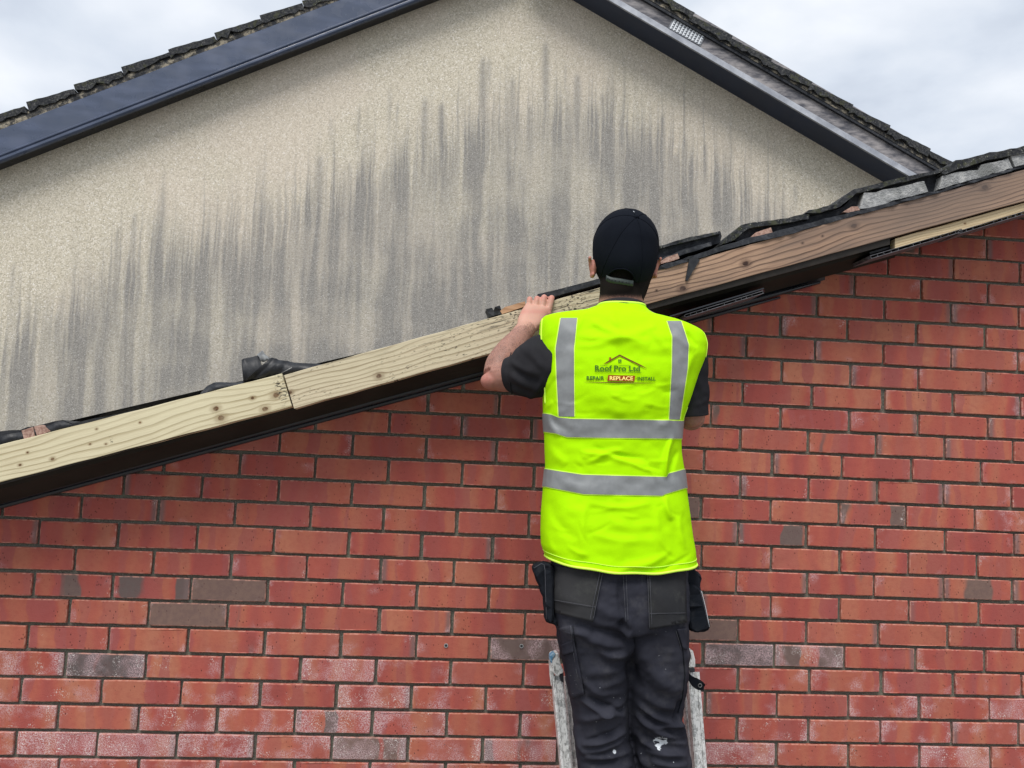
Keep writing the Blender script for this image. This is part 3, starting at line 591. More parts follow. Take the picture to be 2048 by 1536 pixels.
# rail and tile near the hand
piece('roof_tile', [(1072, 594), (1076, 588), (1150, 570), (1240, 545), (1240, 556), (1150, 581), (1085, 600)], YT+.02, .3, TILED, .0006, .03)
_bo = piece('batten_offcut', [(1000, 622), (1010, 614), (1050, 603), (1052, 612), (1004, 628)], YT+.006, YT+.05, m_wood('orange_sawn_offcut', (.30, .16, .08), (.48, .29, .17), (.2, .1, .05), [], 60), .0004, .02, parent=None)
_fs = piece('felt_scrap', [(973, 618), (985, 616), (987, 623), (990, 614), (1000, 611), (1004, 628), (978, 634)], YT+.01, YT+.07, FELT, .001, .01, parent=None)
tag(_bo, 'thin orange sawn timber strip lying on the board left of the hand', 'offcut'); tag(_fs, 'small black tuft of torn roofing felt on top of the board', 'felt scrap')
# long roll of sagging felt along the left boards
piece('underlay_felt', [(-160, 905), (0, 862), (40, 858), (70, 852), (110, 843), (124, 840), (143, 848), (190, 836), (215, 833), (245, 827), (262, 822), (290, 817), (330, 806), (560, 752), (560, 775), (0, 915), (-160, 955)], YT+.022, .1, FELT, .0010, .02)
def crumple(name, rows, mat, parent, amp=.004, Yb=YT+.03, seed=1):
    """sheet of felt: rows of photo points, each row a little further back, with folds"""
    V, Fc = [], []; r_ = np.random.default_rng(seed); nr = len(rows)
    for j, (row, Y) in enumerate(rows):
        P = catmull([np.append(at(x, y, Y), 0) for x, y in row], 5)[:, :3]
        for i, p in enumerate(P): V.append(p+np.array([0, amp*math.sin(i*.9+j*2.1+seed)+r_.normal()*amp*.25, r_.normal()*amp*.12]))
    m = len(V)//nr
    Fc = [(j*m+i, j*m+i+1, (j+1)*m+i+1, (j+1)*m+i) for j in range(nr-1) for i in range(m-1)]
    me = mesh(V, Fc, True); o = link(name, me, mat, parent); s_ = o.modifiers.new('thickness', 'SOLIDIFY'); s_.thickness = .0015; return o
crumple('felt_flap', [([(483, 719), (492, 716), (508, 713), (520, 709)], YT+.055), ([(484, 735), (496, 733), (512, 730), (522, 726)], YT+.05), ([(487, 764), (498, 758), (512, 748), (526, 738)], YT+.035)], FELT, house, .0015, seed=2)['label'] = 'upright square scrap of black felt at the board joint'
crumple('felt_flap', [([(542, 714), (556, 719), (575, 722), (600, 726), (657, 728), (680, 727)], YT+.02), ([(528, 728), (545, 731), (570, 735), (600, 738), (650, 738), (676, 735)], YT+.004), ([(490, 760), (520, 756), (550, 751), (590, 750), (640, 744), (672, 740)], YT+.012)], FELT, house, .0045, seed=3)
crumple('felt_flap', [([(514, 709), (522, 703), (526, 701), (527, 706)], YT+.06), ([(518, 714), (524, 713), (530, 716), (540, 716)], YT+.045), ([(521, 722), (526, 724), (532, 722), (537, 720)], YT+.045)], FELTG, house, .0012, seed=5)
crumple('felt_flap', [([(401, 785), (415, 772), (426, 766), (440, 764), (465, 765), (487, 762)], YT+.03), ([(400, 792), (420, 782), (440, 776), (460, 772), (475, 770), (488, 768)], YT+.01)], FELT, house, .003, seed=7)
crumple('felt_flap', [([(0, 872), (30, 866), (60, 862), (100, 850), (122, 842), (144, 849)], YT+.006), ([(0, 893), (30, 885), (50, 880), (100, 868), (125, 860), (150, 853)], YT+.004)], FELT, house, .002, seed=8)
# a steel nail sticking out at the joint
nail = MB(); nail.add(*tube([at(563, 746, YT-.004), at(584, 735, YT-.012)], .0011, 8, 1)); link('nail', nail.mesh(True), ALUD, house)

# ------------------------------------------------------------ house behind
rear = empty('rendered_house', (1.0, 3.4, -1.0), 'pebbledashed cream house gable with dark rain streaks behind the verge', 'house')
YR = 3.30
GXN, GZN = 560, 150; gx0, gx1, gz0, gz1 = -3.2, 5.8, -.2, 4.9
LB0, LB1 = at(0, 322, YR), at(842, -6, YR); RB0, RB1 = at(1165, -6, YR), at(1805, 350, YR)
def gl(X): return LB0[2]+(X-LB0[0])*(LB1[2]-LB0[2])/(LB1[0]-LB0[0])
def gr(X): return RB0[2]+(X-RB0[0])*(RB1[2]-RB0[2])/(RB1[0]-RB0[0])
xs = np.linspace(gx0, gx1, GXN); V = []; tt = np.linspace(0, 1, GZN)
tops = np.array([min(gl(x), gr(x))+.06 for x in xs]); zs = (gz0+(tops[:, None]-gz0)*tt[None, :])
XX = np.repeat(xs, GZN); ZZ = zs.ravel(); P3 = np.column_stack([XX, np.full(len(XX), YR), ZZ])
Fc = [(i*GZN+j, (i+1)*GZN+j, (i+1)*GZN+j+1, i*GZN+j+1) for i in range(GXN-1) for j in range(GZN-1)]
rw = mesh(P3, Fc); PXp, PYp = pix(P3)
line = np.interp(PXp, [-400, 0, 200, 400, 560, 700, 850, 1000, 1100, 1250, 1400, 1500, 1600, 1800, 2300], [760, 660, 520, 430, 390, 330, 260, 190, 170, 200, 280, 350, 430, 620, 700])
stain = np.clip((PYp-line-25)/220., -1.6, 1.6)
stk = np.zeros(len(XX))
for (sx, sy, w_, ln, a_) in [(966,110,9,260,.85),(978,112,6,80,.7),(1091,80,8,240,.8),(1025,148,9,260,.75),(1155,142,10,300,.75),(850,190,9,300,.75),(883,200,9,170,.95),(640,305,12,260,.7),(632,340,8,200,.6),(325,402,8,330,.75),(440,430,8,260,.7),(524,366,6,300,.7),(270,420,7,220,.7),(236,450,6,220,.7),(470,560,9,300,.8),(1205,180,9,250,.7),(1325,222,7,260,.85),(1350,300,14,140,.75),(1370,265,7,180,.8),(1410,280,6,170,.75),(1440,320,9,120,.7),(1590,362,5,70,.7),(28,520,6,120,.5),(112,620,7,160,.6),(190,560,6,180,.6),(780,170,4,120,.6),(795,200,3,90,.6),(718,205,4,120,.6),(663,230,4,70,.6),(1130,120,4,120,.5),(1185,200,6,200,.7),(1240,230,6,240,.7),(1060,200,9,250,.6),(945,240,6,260,.65),(905,300,10,300,.5),(700,320,6,300,.6),(770,330,9,300,.6),(820,360,9,300,.5),(595,400,9,320,.55),(510,440,7,300,.6),(400,520,9,260,.5),(360,470,5,240,.5),(150,520,5,220,.5),(60,600,9,160,.5),(1290,260,8,230,.7),(1480,330,5,120,.6),(1520,380,5,120,.5),(1560,400,4,100,.4),(480,400,4,160,.5),(560,420,5,200,.5),(300,420,4,120,.5)]:
    xx_ = sx-(PYp-sy)*.07*(1-(sx/1024.)) ; dyy = PYp-sy
    prof = np.exp(-((PXp-xx_)/(w_*(.55+.45*np.clip(dyy/60, 0, 1))))**2)*np.clip(dyy/14, 0, 1)*np.clip(1-(dyy-ln*.35)/(ln*.85), 0, 1)
    stk = np.maximum(stk, prof*a_*.95)
setattr_f(rw, 'stain', stain); setattr_f(rw, 'streak', stk)
link('gable_wall', rw, DASH, rear)
link('side_wall', mesh([(gx0, YR, -1), (gx1, YR, -1), (gx1, YR, gz0+.02), (gx0, YR, gz0+.02)], [(0, 1, 2, 3)]), DASH, rear)
# profile run along a sloping line: section points (distance perpendicular to the slope, depth)
def run(name, p0, p1, Y, sec, mat, parent, ext0=0.0, ext1=0.0, closed=True, smooth=False):
    a, b = at(*p0, Y), at(*p1, Y); ex = b-a; ex /= np.linalg.norm(ex); a = a-ex*ext0; b = b+ex*ext1; ez = np.array([-ex[2], 0, ex[0]])
    if ez[2] < 0: ez = -ez
    V = [q+ez*s_+np.array([0, d_, 0]) for q in (a, b) for (s_, d_) in sec]; n = len(sec)
    Fc = [(i, (i+1) % n, n+(i+1) % n, n+i) for i in range(n if closed else n-1)]
    if closed: Fc += [tuple(range(n)), tuple(range(n, 2*n))]
    return link(name, mesh(V, Fc, smooth), mat, parent)
YL = YR-.13
k_ = (YR+2.8)/F
# left: black plastic fascia with a rolled lower lip
run('barge_board', (0, 328), (842, 3), YL, [(0, .0), (.0, -.022), (.010, -.030), (.020, -.030), (.026, -.020), (.034, -.018), (.040, -.026), (.048, -.026), (.056, -.014), (.205, -.010), (.212, -.002), (.212, .01), (.005, .01)], PVC, rear, 2.6, .75)
run('soffit_board', (0, 326), (842, 1), YL+.01, [(.012, .0), (.012, .125), (.022, .125), (.022, .0)], BLK, rear, 2.6, .7)
# right: weathered timber board, projecting pale lip, deep dark soffit
YQ = YR-.24
rb = run('barge_board', (1233, 0), (1834, 351), YQ, [(.0, .0), (.205, .0), (.205, .022), (.0, .022)], m_simple('weathered_grey_timber', (.07, .072, .088), (.34, .32, .32), 26, .7, .3, .6, .004, 6, stretch=(.35, 1, 1.2)), rear, .7, 1.5)
rb['label'] = 'unpainted weathered grey timber barge board on the right slope'
lip = run('barge_lip', (1228, 2), (1832, 356), YQ-.018, [(-.012, 0), (.030, .012), (.036, .016), (.036, .0175), (-.012, .0175)], m_simple('bleached_timber_lip', (.22, .235, .27), (.38, .40, .44), 9, .55, .4, .3, .002), rear, .7, 1.5)
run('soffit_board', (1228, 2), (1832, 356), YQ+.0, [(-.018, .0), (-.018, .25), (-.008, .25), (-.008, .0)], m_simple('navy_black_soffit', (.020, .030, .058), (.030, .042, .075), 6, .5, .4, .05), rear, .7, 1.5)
# vent grille: ten slotted columns
a, b = at(1340, 52, YQ), at(1402, 86, YQ); ex = (b-a)/np.linalg.norm(b-a); ez = np.array([-ex[2], 0, ex[0]]); ez = ez if ez[2] > 0 else -ez
vent = link('vent_grille', MB().add(*box_pts((a+b)/2+ez*.028+np.array([0, -.003, 0]), ex*np.linalg.norm(b-a)/2*1.05, (0, .002, 0), ez*.052)).mesh(), m_simple('grey_vent_plate', (.12, .13, .15), (.2, .21, .23), 30, .5), rear)
for i in range(10):
    t = (i+.5)/10; c = a+(b-a)*t+ez*.028+np.array([0, -.0065, 0]); mb = MB()
    mb.add(*box_pts(c-ex*.003, ex*.0045, (0, .0015, 0), ez*.048))
    for q in range(5): mb.add(*box_pts(c+ex*.004+ez*(-.038+.019*q), ex*.0055, (0, .0012, 0), ez*.0042))
    link('louvre', mb.mesh(), WHITE, vent)
# roof of the house behind: bedding line and stepped verge tiles
run('verge_bedding', (0, 262), (690, -2), YR-.135, [(-.02, .0), (.03, .004), (.062, .015), (.062, .2), (-.02, .2)], BEDOLD, rear, 2.6, .7)
run('verge_bedding', (1300, 0), (1880, 338), YR-.265, [(-.0, .0), (.028, .004), (.046, .015), (.046, .2), (-.0, .2)], BEDOLD, rear, .7, 1.5)
run('undercloak', (1290, 0), (1878, 342), YR-.262, [(-.004, .0), (.014, .0), (.014, .2), (-.004, .2)], TILED, rear, .7, 1.5)
def verge_tiles(pts, Y, flip):
    for (x0, y0), (x1, y1) in pts:
        a, b = at(x0, y0, Y), at(x1, y1, Y); ex = b-a; Ln = np.linalg.norm(ex); ex /= Ln; ez = np.array([-ex[2], 0, ex[0]]); ez = ez if ez[2] > 0 else -ez
        N = 9; V = []
        for i in range(N+1):
            t = i/N; lo = -.038-.012*(1-t if not flip else t)+random.gauss(0, .009); p = a+ex*Ln*t*1.03
            V += [p+ez*random.gauss(0, .0015), p+ez*lo+np.array([0, random.gauss(0, .002), 0]), p+ez*lo+np.array([0, .33, 0]), p+np.array([0, .33, 0])]
        Fc = [(4*i+j, 4*i+(j+1) % 4, 4*i+4+(j+1) % 4, 4*i+4+j) for i in range(N) for j in range(4)]+[(0, 1, 2, 3), (4*N, 4*N+1, 4*N+2, 4*N+3)]
        link('roof_tile', mesh(V, Fc), TILE, rear)
LT = [((-135, 268), (-40, 238)), ((-42, 240), (46, 213)), ((52, 204), (145, 178)), ((147, 169), (240, 143)), ((242, 134), (335, 106)), ((336, 99), (426, 73)), ((428, 65), (518, 38)), ((519, 31), (602, 7)), ((604, 2), (690, -24)), ((692, -32), (776, -56))]
verge_tiles(LT, YR-.14, False)
RT = [((1308, -22), (1387, 24)), ((1382, 30), (1463.5, 70)), ((1462, 76), (1542.4, 116)), ((1541, 122), (1622.7, 162)), ((1622, 167), (1704.7, 208)), ((1703, 213), (1779, 250)), ((1779, 256), (1859.5, 296)), ((1859, 301), (1940, 342)), ((1940, 348), (2020, 388))]
verge_tiles([(p, (q[0]-0, q[1]-0)) for p, q in RT], YR-.28, True)
# the two roof slopes running back
for (p0, p1, e0, e1) in (((0, 236), (690, -22), 2.6, 1.0), ((1310, -8), (1900, 330), 1.0, 1.5)):
    run('roof_slope', p0, p1, YR+.02, [(-.06, 0), (-.03, 0), (-.03, 4.5), (-.06, 4.5)], TILED, rear, e0, e1)
# ------------------------------------------------------------ ladder
ladder = empty('ladder', tuple(at(1250, 1536, -.33)*np.array([1, 1, 0])+np.array([0, -.25, -1.0])), 'paint-spattered aluminium ladder the man stands on against the brick wall', 'ladder')
def rail(pa, Ya, pb, Yb, wx, wy, z_end=-1.0, up=0.0):
    a, b = at(*pa, Ya), at(*pb, Yb); ex = (b-a)/np.linalg.norm(b-a); Ln = (z_end-a[2])/ex[2]; a = a-ex*up; c = a+ex*(Ln+up)/2; side = np.array([1, 0, 0.]); side -= ex*(side@ex); side /= np.linalg.norm(side); dp = np.cross(ex, side)
    mb = MB(); h = ex*(Ln+up)/2
    # channel section: web plus two lips plus a raised rib
    mb.add(*box_pts(c, h, side*wx, dp*wy)); mb.add(*box_pts(c-dp*(wy+.0012)*(1 if dp[1] > 0 else -1)+side*wx*.62, h*.999, side*wx*.2, dp*.0014)); mb.add(*box_pts(c-dp*(wy+.0012)*(1 if dp[1] > 0 else -1)-side*wx*.62, h*.998, side*wx*.2, dp*.0014))
    me = mb.mesh(); bevelled(me, .0012); return link('rail', me, ALU, ladder), a, ex
r1, a1, e1 = rail((1113, 1346), -.29, (1132, 1536), -.345, .0150, .016, up=-.005)
r2, a2, e2 = rail((1384, 1340), -.29, (1399, 1536), -.345, .0165, .016, up=-.005)
r3, a3, e3 = rail((1133, 1352), -.22, (1148, 1536), -.275, .0085, .014)
r4, a4, e4 = rail((1368, 1352), -.22, (1384, 1536), -.275, .0085, .014)
for k, zz in enumerate((.09, -.19, -.47, -.75)):
    for (A_, E_, B_, E2_, n_) in ((a1, e1, a2, e2, 'rung'), (a3, e3, a4, e4, 'rung')):
        p = A_+E_*(zz-A_[2])/E_[2]; q = B_+E2_*(zz-B_[2])/E2_[2]; me = MB().add(*box_pts((p+q)/2, (q-p)/2, (0, .016, 0), (0, 0, .012))).mesh(); bevelled(me, .004, 2); link(n_, me, ALU, ladder)
def lump(name, poly, Y0, Y1, mat, bev=.003, parent=None): return link(name, prism(poly, Y0, Y1, 0, 0, bev), mat, parent)
lump('rail_bracket', [(1102, 1309), (1117, 1306), (1122, 1330), (1127, 1341), (1127, 1350), (1114, 1354), (1106, 1345), (1102, 1330)], -.325, -.285, ALU, .003, ladder)
lump('rail_bracket', [(1099, 1322), (1106, 1338), (1109, 1352), (1103, 1374), (1100, 1350)], -.31, -.29, ALU, .0015, ladder)
lump('rail_cap', [(1100, 1311), (1108, 1305), (1112, 1309), (1105, 1318), (1104, 1328), (1100, 1322)], -.328, -.30, BLUE, .0015, ladder)
lump('rail_bracket', [(1374, 1303), (1386, 1300), (1391, 1320), (1391, 1336), (1370, 1336), (1371, 1318)], -.325, -.285, ALU, .003, ladder)
lump('latch', [(1372, 1337), (1390, 1337), (1390, 1344), (1376, 1346), (1374, 1352), (1371, 1350)], -.325, -.22, BLK, .001, ladder)
lump('latch', [(1118, 1347), (1127, 1345), (1128, 1366), (1121, 1362)], -.325, -.22, BLK, .001, ladder)

# ------------------------------------------------------------ the man
man = empty('person', tuple(at(1250, 1536, -.5)*np.array([1, 0, 0])+np.array([0, -.47, -.19])), 'man in a lime high-visibility vest and black cap seen from behind holding the verge', 'person')
# --- body: one continuous skin
def rings(tab, n=40, e=2.2, k=3): return [ring(r[0+1], r[2], r[0], r[3], r[4], n, e) for r in dense(tab, k)]
head = loft(rings([(434, 1238, 1272, -.48, .022), (446, 1218, 1290, -.478, .050), (464, 1203, 1301, -.475, .072), (488, 1196, 1306, -.473, .083), (512, 1194, 1307, -.473, .086), (535, 1196, 1305, -.472, .084), (556, 1200, 1301, -.466, .080), (578, 1207, 1294, -.455, .070), (596, 1214, 1287, -.440, .055), (606, 1228, 1272, -.430, .03)], e=2.15))
torso = loft(rings([(545, 1205, 1288, -.480, .044), (572, 1201, 1287, -.505, .052), (597, 1199, 1285, -.515, .055), (618, 1190, 1294, -.52, .058), (640, 1140, 1345, -.52, .070), (665, 1112, 1372, -.525, .082), (700, 1106, 1378, -.53, .10), (800, 1112, 1350, -.53, .10), (950, 1115, 1345, -.53, .095), (1120, 1118, 1358, -.54, .105)]))
def blob(c, rx, ry, rz, n=16, m=10):
    V = [np.asarray(c)+np.array([rx*math.cos(2*math.pi*i/n)*math.sin(math.pi*j/m), ry*math.sin(2*math.pi*i/n)*math.sin(math.pi*j/m), rz*math.cos(math.pi*j/m)]) for j in range(1, m) for i in range(n)]
    Fc = [(j*n+i, j*n+(i+1) % n, (j+1)*n+(i+1) % n, (j+1)*n+i) for j in range(m-2) for i in range(n)]
    V += [np.asarray(c)+np.array([0, 0, rz]), np.asarray(c)-np.array([0, 0, rz])]; Fc += [(len(V)-2, (i+1) % n, i) for i in range(n)]+[(len(V)-1, (m-2)*n+i, (m-2)*n+(i+1) % n) for i in range(n)]
    return V, Fc
pcs = [head, torso]
for (x, y, s_) in ((1185, 535, -1), (1311, 536, 1)):     # ears: rim, lobe and root
    c = at(x, y, -.487); R_ = .021
    loop = [c+np.array([s_*(.004+.006*math.sin(t)), -.006+.012*math.cos(t+.4), R_*1.12*math.sin(t)-.002*math.cos(t)]) for t in np.linspace(-2.2, 2.3, 11)]
    pcs.append(tube(loop, [.0045, .005, .005, .005, .0048, .0046, .0046, .0046, .0046, .0045, .004], 10, 2)); pcs.append(blob(c+np.array([-s_*.003, .003, 0]), .0105, .012, .023)); pcs.append(blob(c+np.array([s_*.001, .003, -.021]), .0055, .007, .007))
fz = lambda x, y, Y: at(x, y, Y)
pcs.append(tube([fz(1251, 512, -.395), fz(1251, 535, -.372), fz(1251, 546, -.368)], [.007, .011, .013], 10, 3)); pcs.append(blob(fz(1251, 590, -.395), .020, .018, .016))
for s_ in (-1, 1): pcs.append(blob(fz(1251+s_*24, 505, -.408), .022, .012, .008)); pcs.append(blob(fz(1251+s_*10, 548, -.378), .007, .009, .006)); pcs.append(blob(fz(1251+s_*24, 518, -.404), .013, .012, .012))
for dy in (0, 6): pcs.append(tube([fz(1232, 564+dy, -.392), fz(1251, 563+dy, -.384), fz(1270, 564+dy, -.392)], [.003, .0055, .003], 8, 3))
# left arm up to the barge board
W0 = at(1054, 653, -.262)
pcs.append(tube([at(1130, 705, -.53), at(1075, 735, -.47), at(1025, 752, -.415), at(992, 753, -.385)], [.058, .050, .042, .037], 20, 4))
pcs.append(tube([at(993, 752, -.382), at(1002, 729, -.36), at(1021, 702, -.325), at(1038, 678, -.292), W0], [.037, .0420, .0405, .0325, .0270], 20, 4)); pcs.append(blob(at(983, 762, -.395), .030, .030, .024))
# palm: wide flat slab from wrist to knuckle line
def slab(rows):
    R_ = []
    for (l, r, Y, t) in rows:
        a, b = at(*l, Y), at(*r, Y); c = (a+b)/2; h = (b-a)/2; th = np.linspace(0, 2*math.pi, 24, endpoint=False)
        R_.append(np.array([c+h*sgnpow(math.cos(q), .75)+np.array([0, t, 0])*sgnpow(math.sin(q), .85) for q in th]))
    return loft(R_)
pcs.append(slab([((1036, 662), (1068, 668), -.268, .020), ((1034, 648), (1076, 655), -.252, .021), ((1036, 636), (1086, 646), -.240, .020), ((1041, 624), (1093, 636), -.231, .019), ((1048, 613), (1100, 624), -.225, .0155), ((1051, 608), (1103, 617), -.222, .0125)]))
FING = [((1057, 621), (1059, 599), .0088, .0082, .030), ((1069.5, 622), (1074, 598), .0091, .0084, .034), ((1082.5, 623), (1088, 595.5), .0094, .0087, .036), ((1095.5, 627), (1103, 597), .0094, .0088, .033)]
for (k0, k1, rA, rB, reach) in FING:
    A, B = at(*k0, -.222), at(*k1, -.214); over = B+np.array([.003, .030, -.001]); over2 = B+np.array([.005, .052, -.007]); tip = B+np.array([.005, .060, -.026])
    pcs.append(tube([A, (A+B)/2+np.array([0, -.002, 0]), B, B+np.array([.002, .014, .003]), over, over2, tip], [rA*1.02, rA*.95, rB*1.02, rB*.94, rB*.9, rB*.9, rB*.78], 14, 4))
    pcs.append(blob(A+np.array([0, -.006, -.001]), .0095, .008, .010))
pcs.append(tube([at(1066, 655, -.245), at(1082, 644, -.232), at(1094, 632, -.219), at(1098, 621, -.213)], [.013, .012, .010, .0085], 12, 4))
# right arm: upper arm hangs, forearm goes forward to the wall, fingers lightly curled
HR = at(1352, 700, -.22)
pcs.append(tube([at(1352, 705, -.53), at(1372, 745, -.53), at(1381, 800, -.52), at(1383, 836, -.50)], [.056, .048, .040, .034], 20, 4)); pcs.append(tube([at(1383, 836, -.50), at(1379, 815, -.42), at(1370, 770, -.33), at(1358, 722, -.25)], [.035, .040, .034, .025], 20, 4))
pcs.append(blob(at(1383, 838, -.505), .028, .030, .022))
pcs.append(tube([at(1358, 722, -.25), at(1354, 705, -.225), at(1350, 688, -.21)], [.026, .030, .030], 16, 3, flat=((0, 1, 0), .55)))
for i, (dx, ln) in enumerate(((-16, 34), (-6, 40), (5, 38), (15, 30))):
    A = at(1350+dx, 688, -.208); pcs.append(tube([A, A+np.array([0, .005, ln*.0006]), A+np.array([0, .018, ln*.0009]), A+np.array([0, .030, ln*.0008])], [.0098, .0092, .0085, .0075], 12, 3))
pcs.append(tube([at(1338, 706, -.222), at(1326, 694, -.205), at(1322, 684, -.19)], [.012, .0105, .009], 12, 3))
bme, BV, BN = fuse(pcs, .0030, 3)
bx_, by_ = pix(BV)
hand = np.clip((672-by_)/30, 0, 1)*(bx_ < 1112)*(bx_ > 1020)*(BV[:, 1] > -.3); setattr_f(bme, 'pale', hand)
crest = np.exp(-((by_-594)/7)**2)*hand+.8*np.exp(-((by_-623)/5)**2)*hand+(np.abs(bx_-1185) < 14)*(by_ < 565)*(by_ > 505)*.8*(bx_ < 1192)+(bx_ > 1303)*(bx_ < 1325)*(by_ < 565)*(by_ > 505)*.8+np.exp(-(((bx_-970)/22)**2+((by_-762)/22)**2))*.9; setattr_f(bme, 'flush', np.clip(crest, 0, 1))
nape = np.clip((610-by_)/26, 0, 1)*(bx_ > 1188)*(bx_ < 1312)*(by_ > 430)*(BV[:, 1] < -.455)*np.where((bx_ < 1193) | (bx_ > 1301), .35, 1)
beard = (np.abs(bx_-1251) < 64)*(by_ > 545)*(by_ < 612)*(BV[:, 1] > -.475)*.85; setattr_f(bme, 'stubble', np.clip(nape+beard, 0, 1))
setattr_f(bme, 'armhair', ((bx_ < 1075)*(by_ > 640)*(by_ < 745))*np.clip((by_-640)/12, 0, 1)*1.0)
body = link('body', bme, SKIN, man)
for s_ in (-1, 1):
    for nm, rr, m_, dY in (('eye', .011, WHITE, 0.), ('iris', .0052, BLK, .0068)):
        link(nm, mesh(*blob(fz(1251+s_*24, 518, -.3955+dY), rr, rr*.9, rr, 14, 8), smooth=True), m_, man)
# short hair under the cap edge
hs = rings([(515, 1194, 1307, -.4735, .0875), (548, 1196, 1304, -.474, .083), (566, 1200, 1297, -.478, .073), (584, 1201, 1290, -.500, .0585), (600, 1200, 1286, -.512, .0565)], 64, 2.15, 4); hv, hf = loft(hs, False, False)
hv = [np.array(v)+rng.normal(0, .0006, 3) for v in hv]; hm = mesh(hv, [f for f in hf if max(hv[i][1] for i in f) < -.478], True); link('hair', hm, HAIR, man)

# --- cap
CC = at(1251, 493, -.485); RAD = np.array([.0858, .112, .098]); pole = np.array([.085, -.80, .55]); pole /= np.linalg.norm(pole)
e1_ = np.cross(pole, [0, 0, 1]); e1_ /= np.linalg.norm(e1_); e2_ = np.cross(e1_, pole)
def cappt(th, ph, off=0.0):
    d = math.cos(ph)*pole+math.sin(ph)*(math.cos(th)*e1_+math.sin(th)*e2_)
    seg_ = abs(math.sin(3*(th-.32)))**.5*.018*math.sin(min(ph*1.3, math.pi))   # panels belly out between seams
    pk = 0.0
    zz = min(abs(d[2]), .985); k_y = (1-zz**3.2)**(1/3.2)/(1-zz*zz)**.5 if d[2] < 0 else 1.0; k_x = 1+(k_y-1)*.45
    return CC+RAD*d*np.array([k_x, k_y, 1.21 if d[2] < 0 else 1])*(1+seg_-.006)+d*(off+pk)
nth, nph = 96, 46; PHM = 2.02
def phm(t): return 1.98+.42*max(0, -(math.cos(t)*e1_+math.sin(t)*e2_)[2])
cv = [cappt(2*math.pi*i/nth, phm(2*math.pi*i/nth)*(j+.3)/nph) for j in range(nph+1) for i in range(nth)]; cv = np.array(cv); cpx, cpy = pix(cv)
cf = []
for j in range(nph):
    for i in range(nth):
        f = (j*nth+i, j*nth+(i+1) % nth, (j+1)*nth+(i+1) % nth, (j+1)*nth+i); mx_, my_ = np.mean(cpx[list(f)]), np.mean(cpy[list(f)]); yy = np.mean(cv[list(f), 1])
        if yy < -.47 and ((mx_-1241)/27)**2+((my_-562)/23)**2 < 1: continue
        cf.append(f)
cf += [(len(cv), (i+1) % nth, i) for i in range(nth)]; cvl = list(cv)+[cappt(0, 0)]
cme = mesh(cvl, cf, True); cap = link('cap', cme, CAPM, man); sm = cap.modifiers.new('thickness', 'SOLIDIFY'); sm.thickness = .002
link('button', mesh(*blob(cappt(0, 0, .001), .0065, .0052, .0055), smooth=True), CAPM, cap)
for k in range(6):
    th = .32+k*math.pi/3; pts = [cappt(th, ph, .0004) for ph in np.linspace(.05, PHM*.98, 22)]
    pts = [p for p in pts if not (p[1] < -.47 and ((pix(p)[0]-1241)/27)**2+((pix(p)[1]-562)/23)**2 < 1)]
    link('seam', mesh(*tube(pts, .0013, 6, 1), smooth=True), CAPM, cap)
BVc = BVHTree.FromPolygons([tuple(v) for v in cvl], [tuple(int(i) for i in f) for f in cf])
def ray(bvh, px, py):
    d = (px-1024)*CR-(py-768)*CU+F*CF; d = Vector(d).normalized(); h = bvh.ray_cast(Vector(CP), d)
    return (None, None) if h[0] is None else (np.array(h[0]), np.array(d))
arch = []
for t in np.linspace(math.pi*1.0, math.pi*2.0, 15):
    h, d = ray(BVc, 1241+28.5*math.cos(t), 561+24*math.sin(t))
    if h is not None: arch.append(h-d*.0004)
link('piping', mesh(*tube(arch, .0016, 8, 1), smooth=True), CAPM, cap)
STR = m_simple('cap_strap_plastic', (.022, .030, .028), (.04, .052, .048), 60, .5); sp_ = [at(x, y, Y) for x, y, Y in ((1212, 556, -.575), (1222, 560, -.582), (1241, 563, -.584), (1258, 566, -.581), (1267, 567, -.574))]
stv = []
for p in catmull(sp_, 4): stv += [p+np.array([0, 0, .0075]), p+np.array([0, .001, -.0065])]
sme = mesh(stv, [(2*i, 2*i+1, 2*i+3, 2*i+2) for i in range(len(stv)//2-1)], True); st_ = link('strap', sme, STR, cap); st_.modifiers.new('t', 'SOLIDIFY').thickness = .0018
for i in range(8):
    p = catmull(sp_, 8)[3+i*3]; link('strap_stud', mesh(*blob(p+np.array([0, -.0012, 0]), .0016, .001, .0016, 8, 5), smooth=True), SHIRT, cap)
bv_ = []; 
for i in range(13):
    t = (i/12-.5)*2; x0 = CC[0]+.072*t; y0 = CC[1]+.088+.012*(1-t*t); ln = .075*(1-t*t)**.5+.004
    bv_ += [(x0, y0, CC[2]+.022-.01*t*t), (x0*.985+CC[0]*.015, y0+ln, CC[2]+.030-.016*t*t)]
br = link('brim', mesh(bv_, [(2*i, 2*i+1, 2*i+3, 2*i+2) for i in range(12)], True), CAPM, cap); br.modifiers.new('t', 'SOLIDIFY').thickness = .003
link('lint', mesh(*tube([cappt(1.5, .22, .001), cappt(1.42, .27, .0012)], .0007, 6, 1)), WHITE, cap)

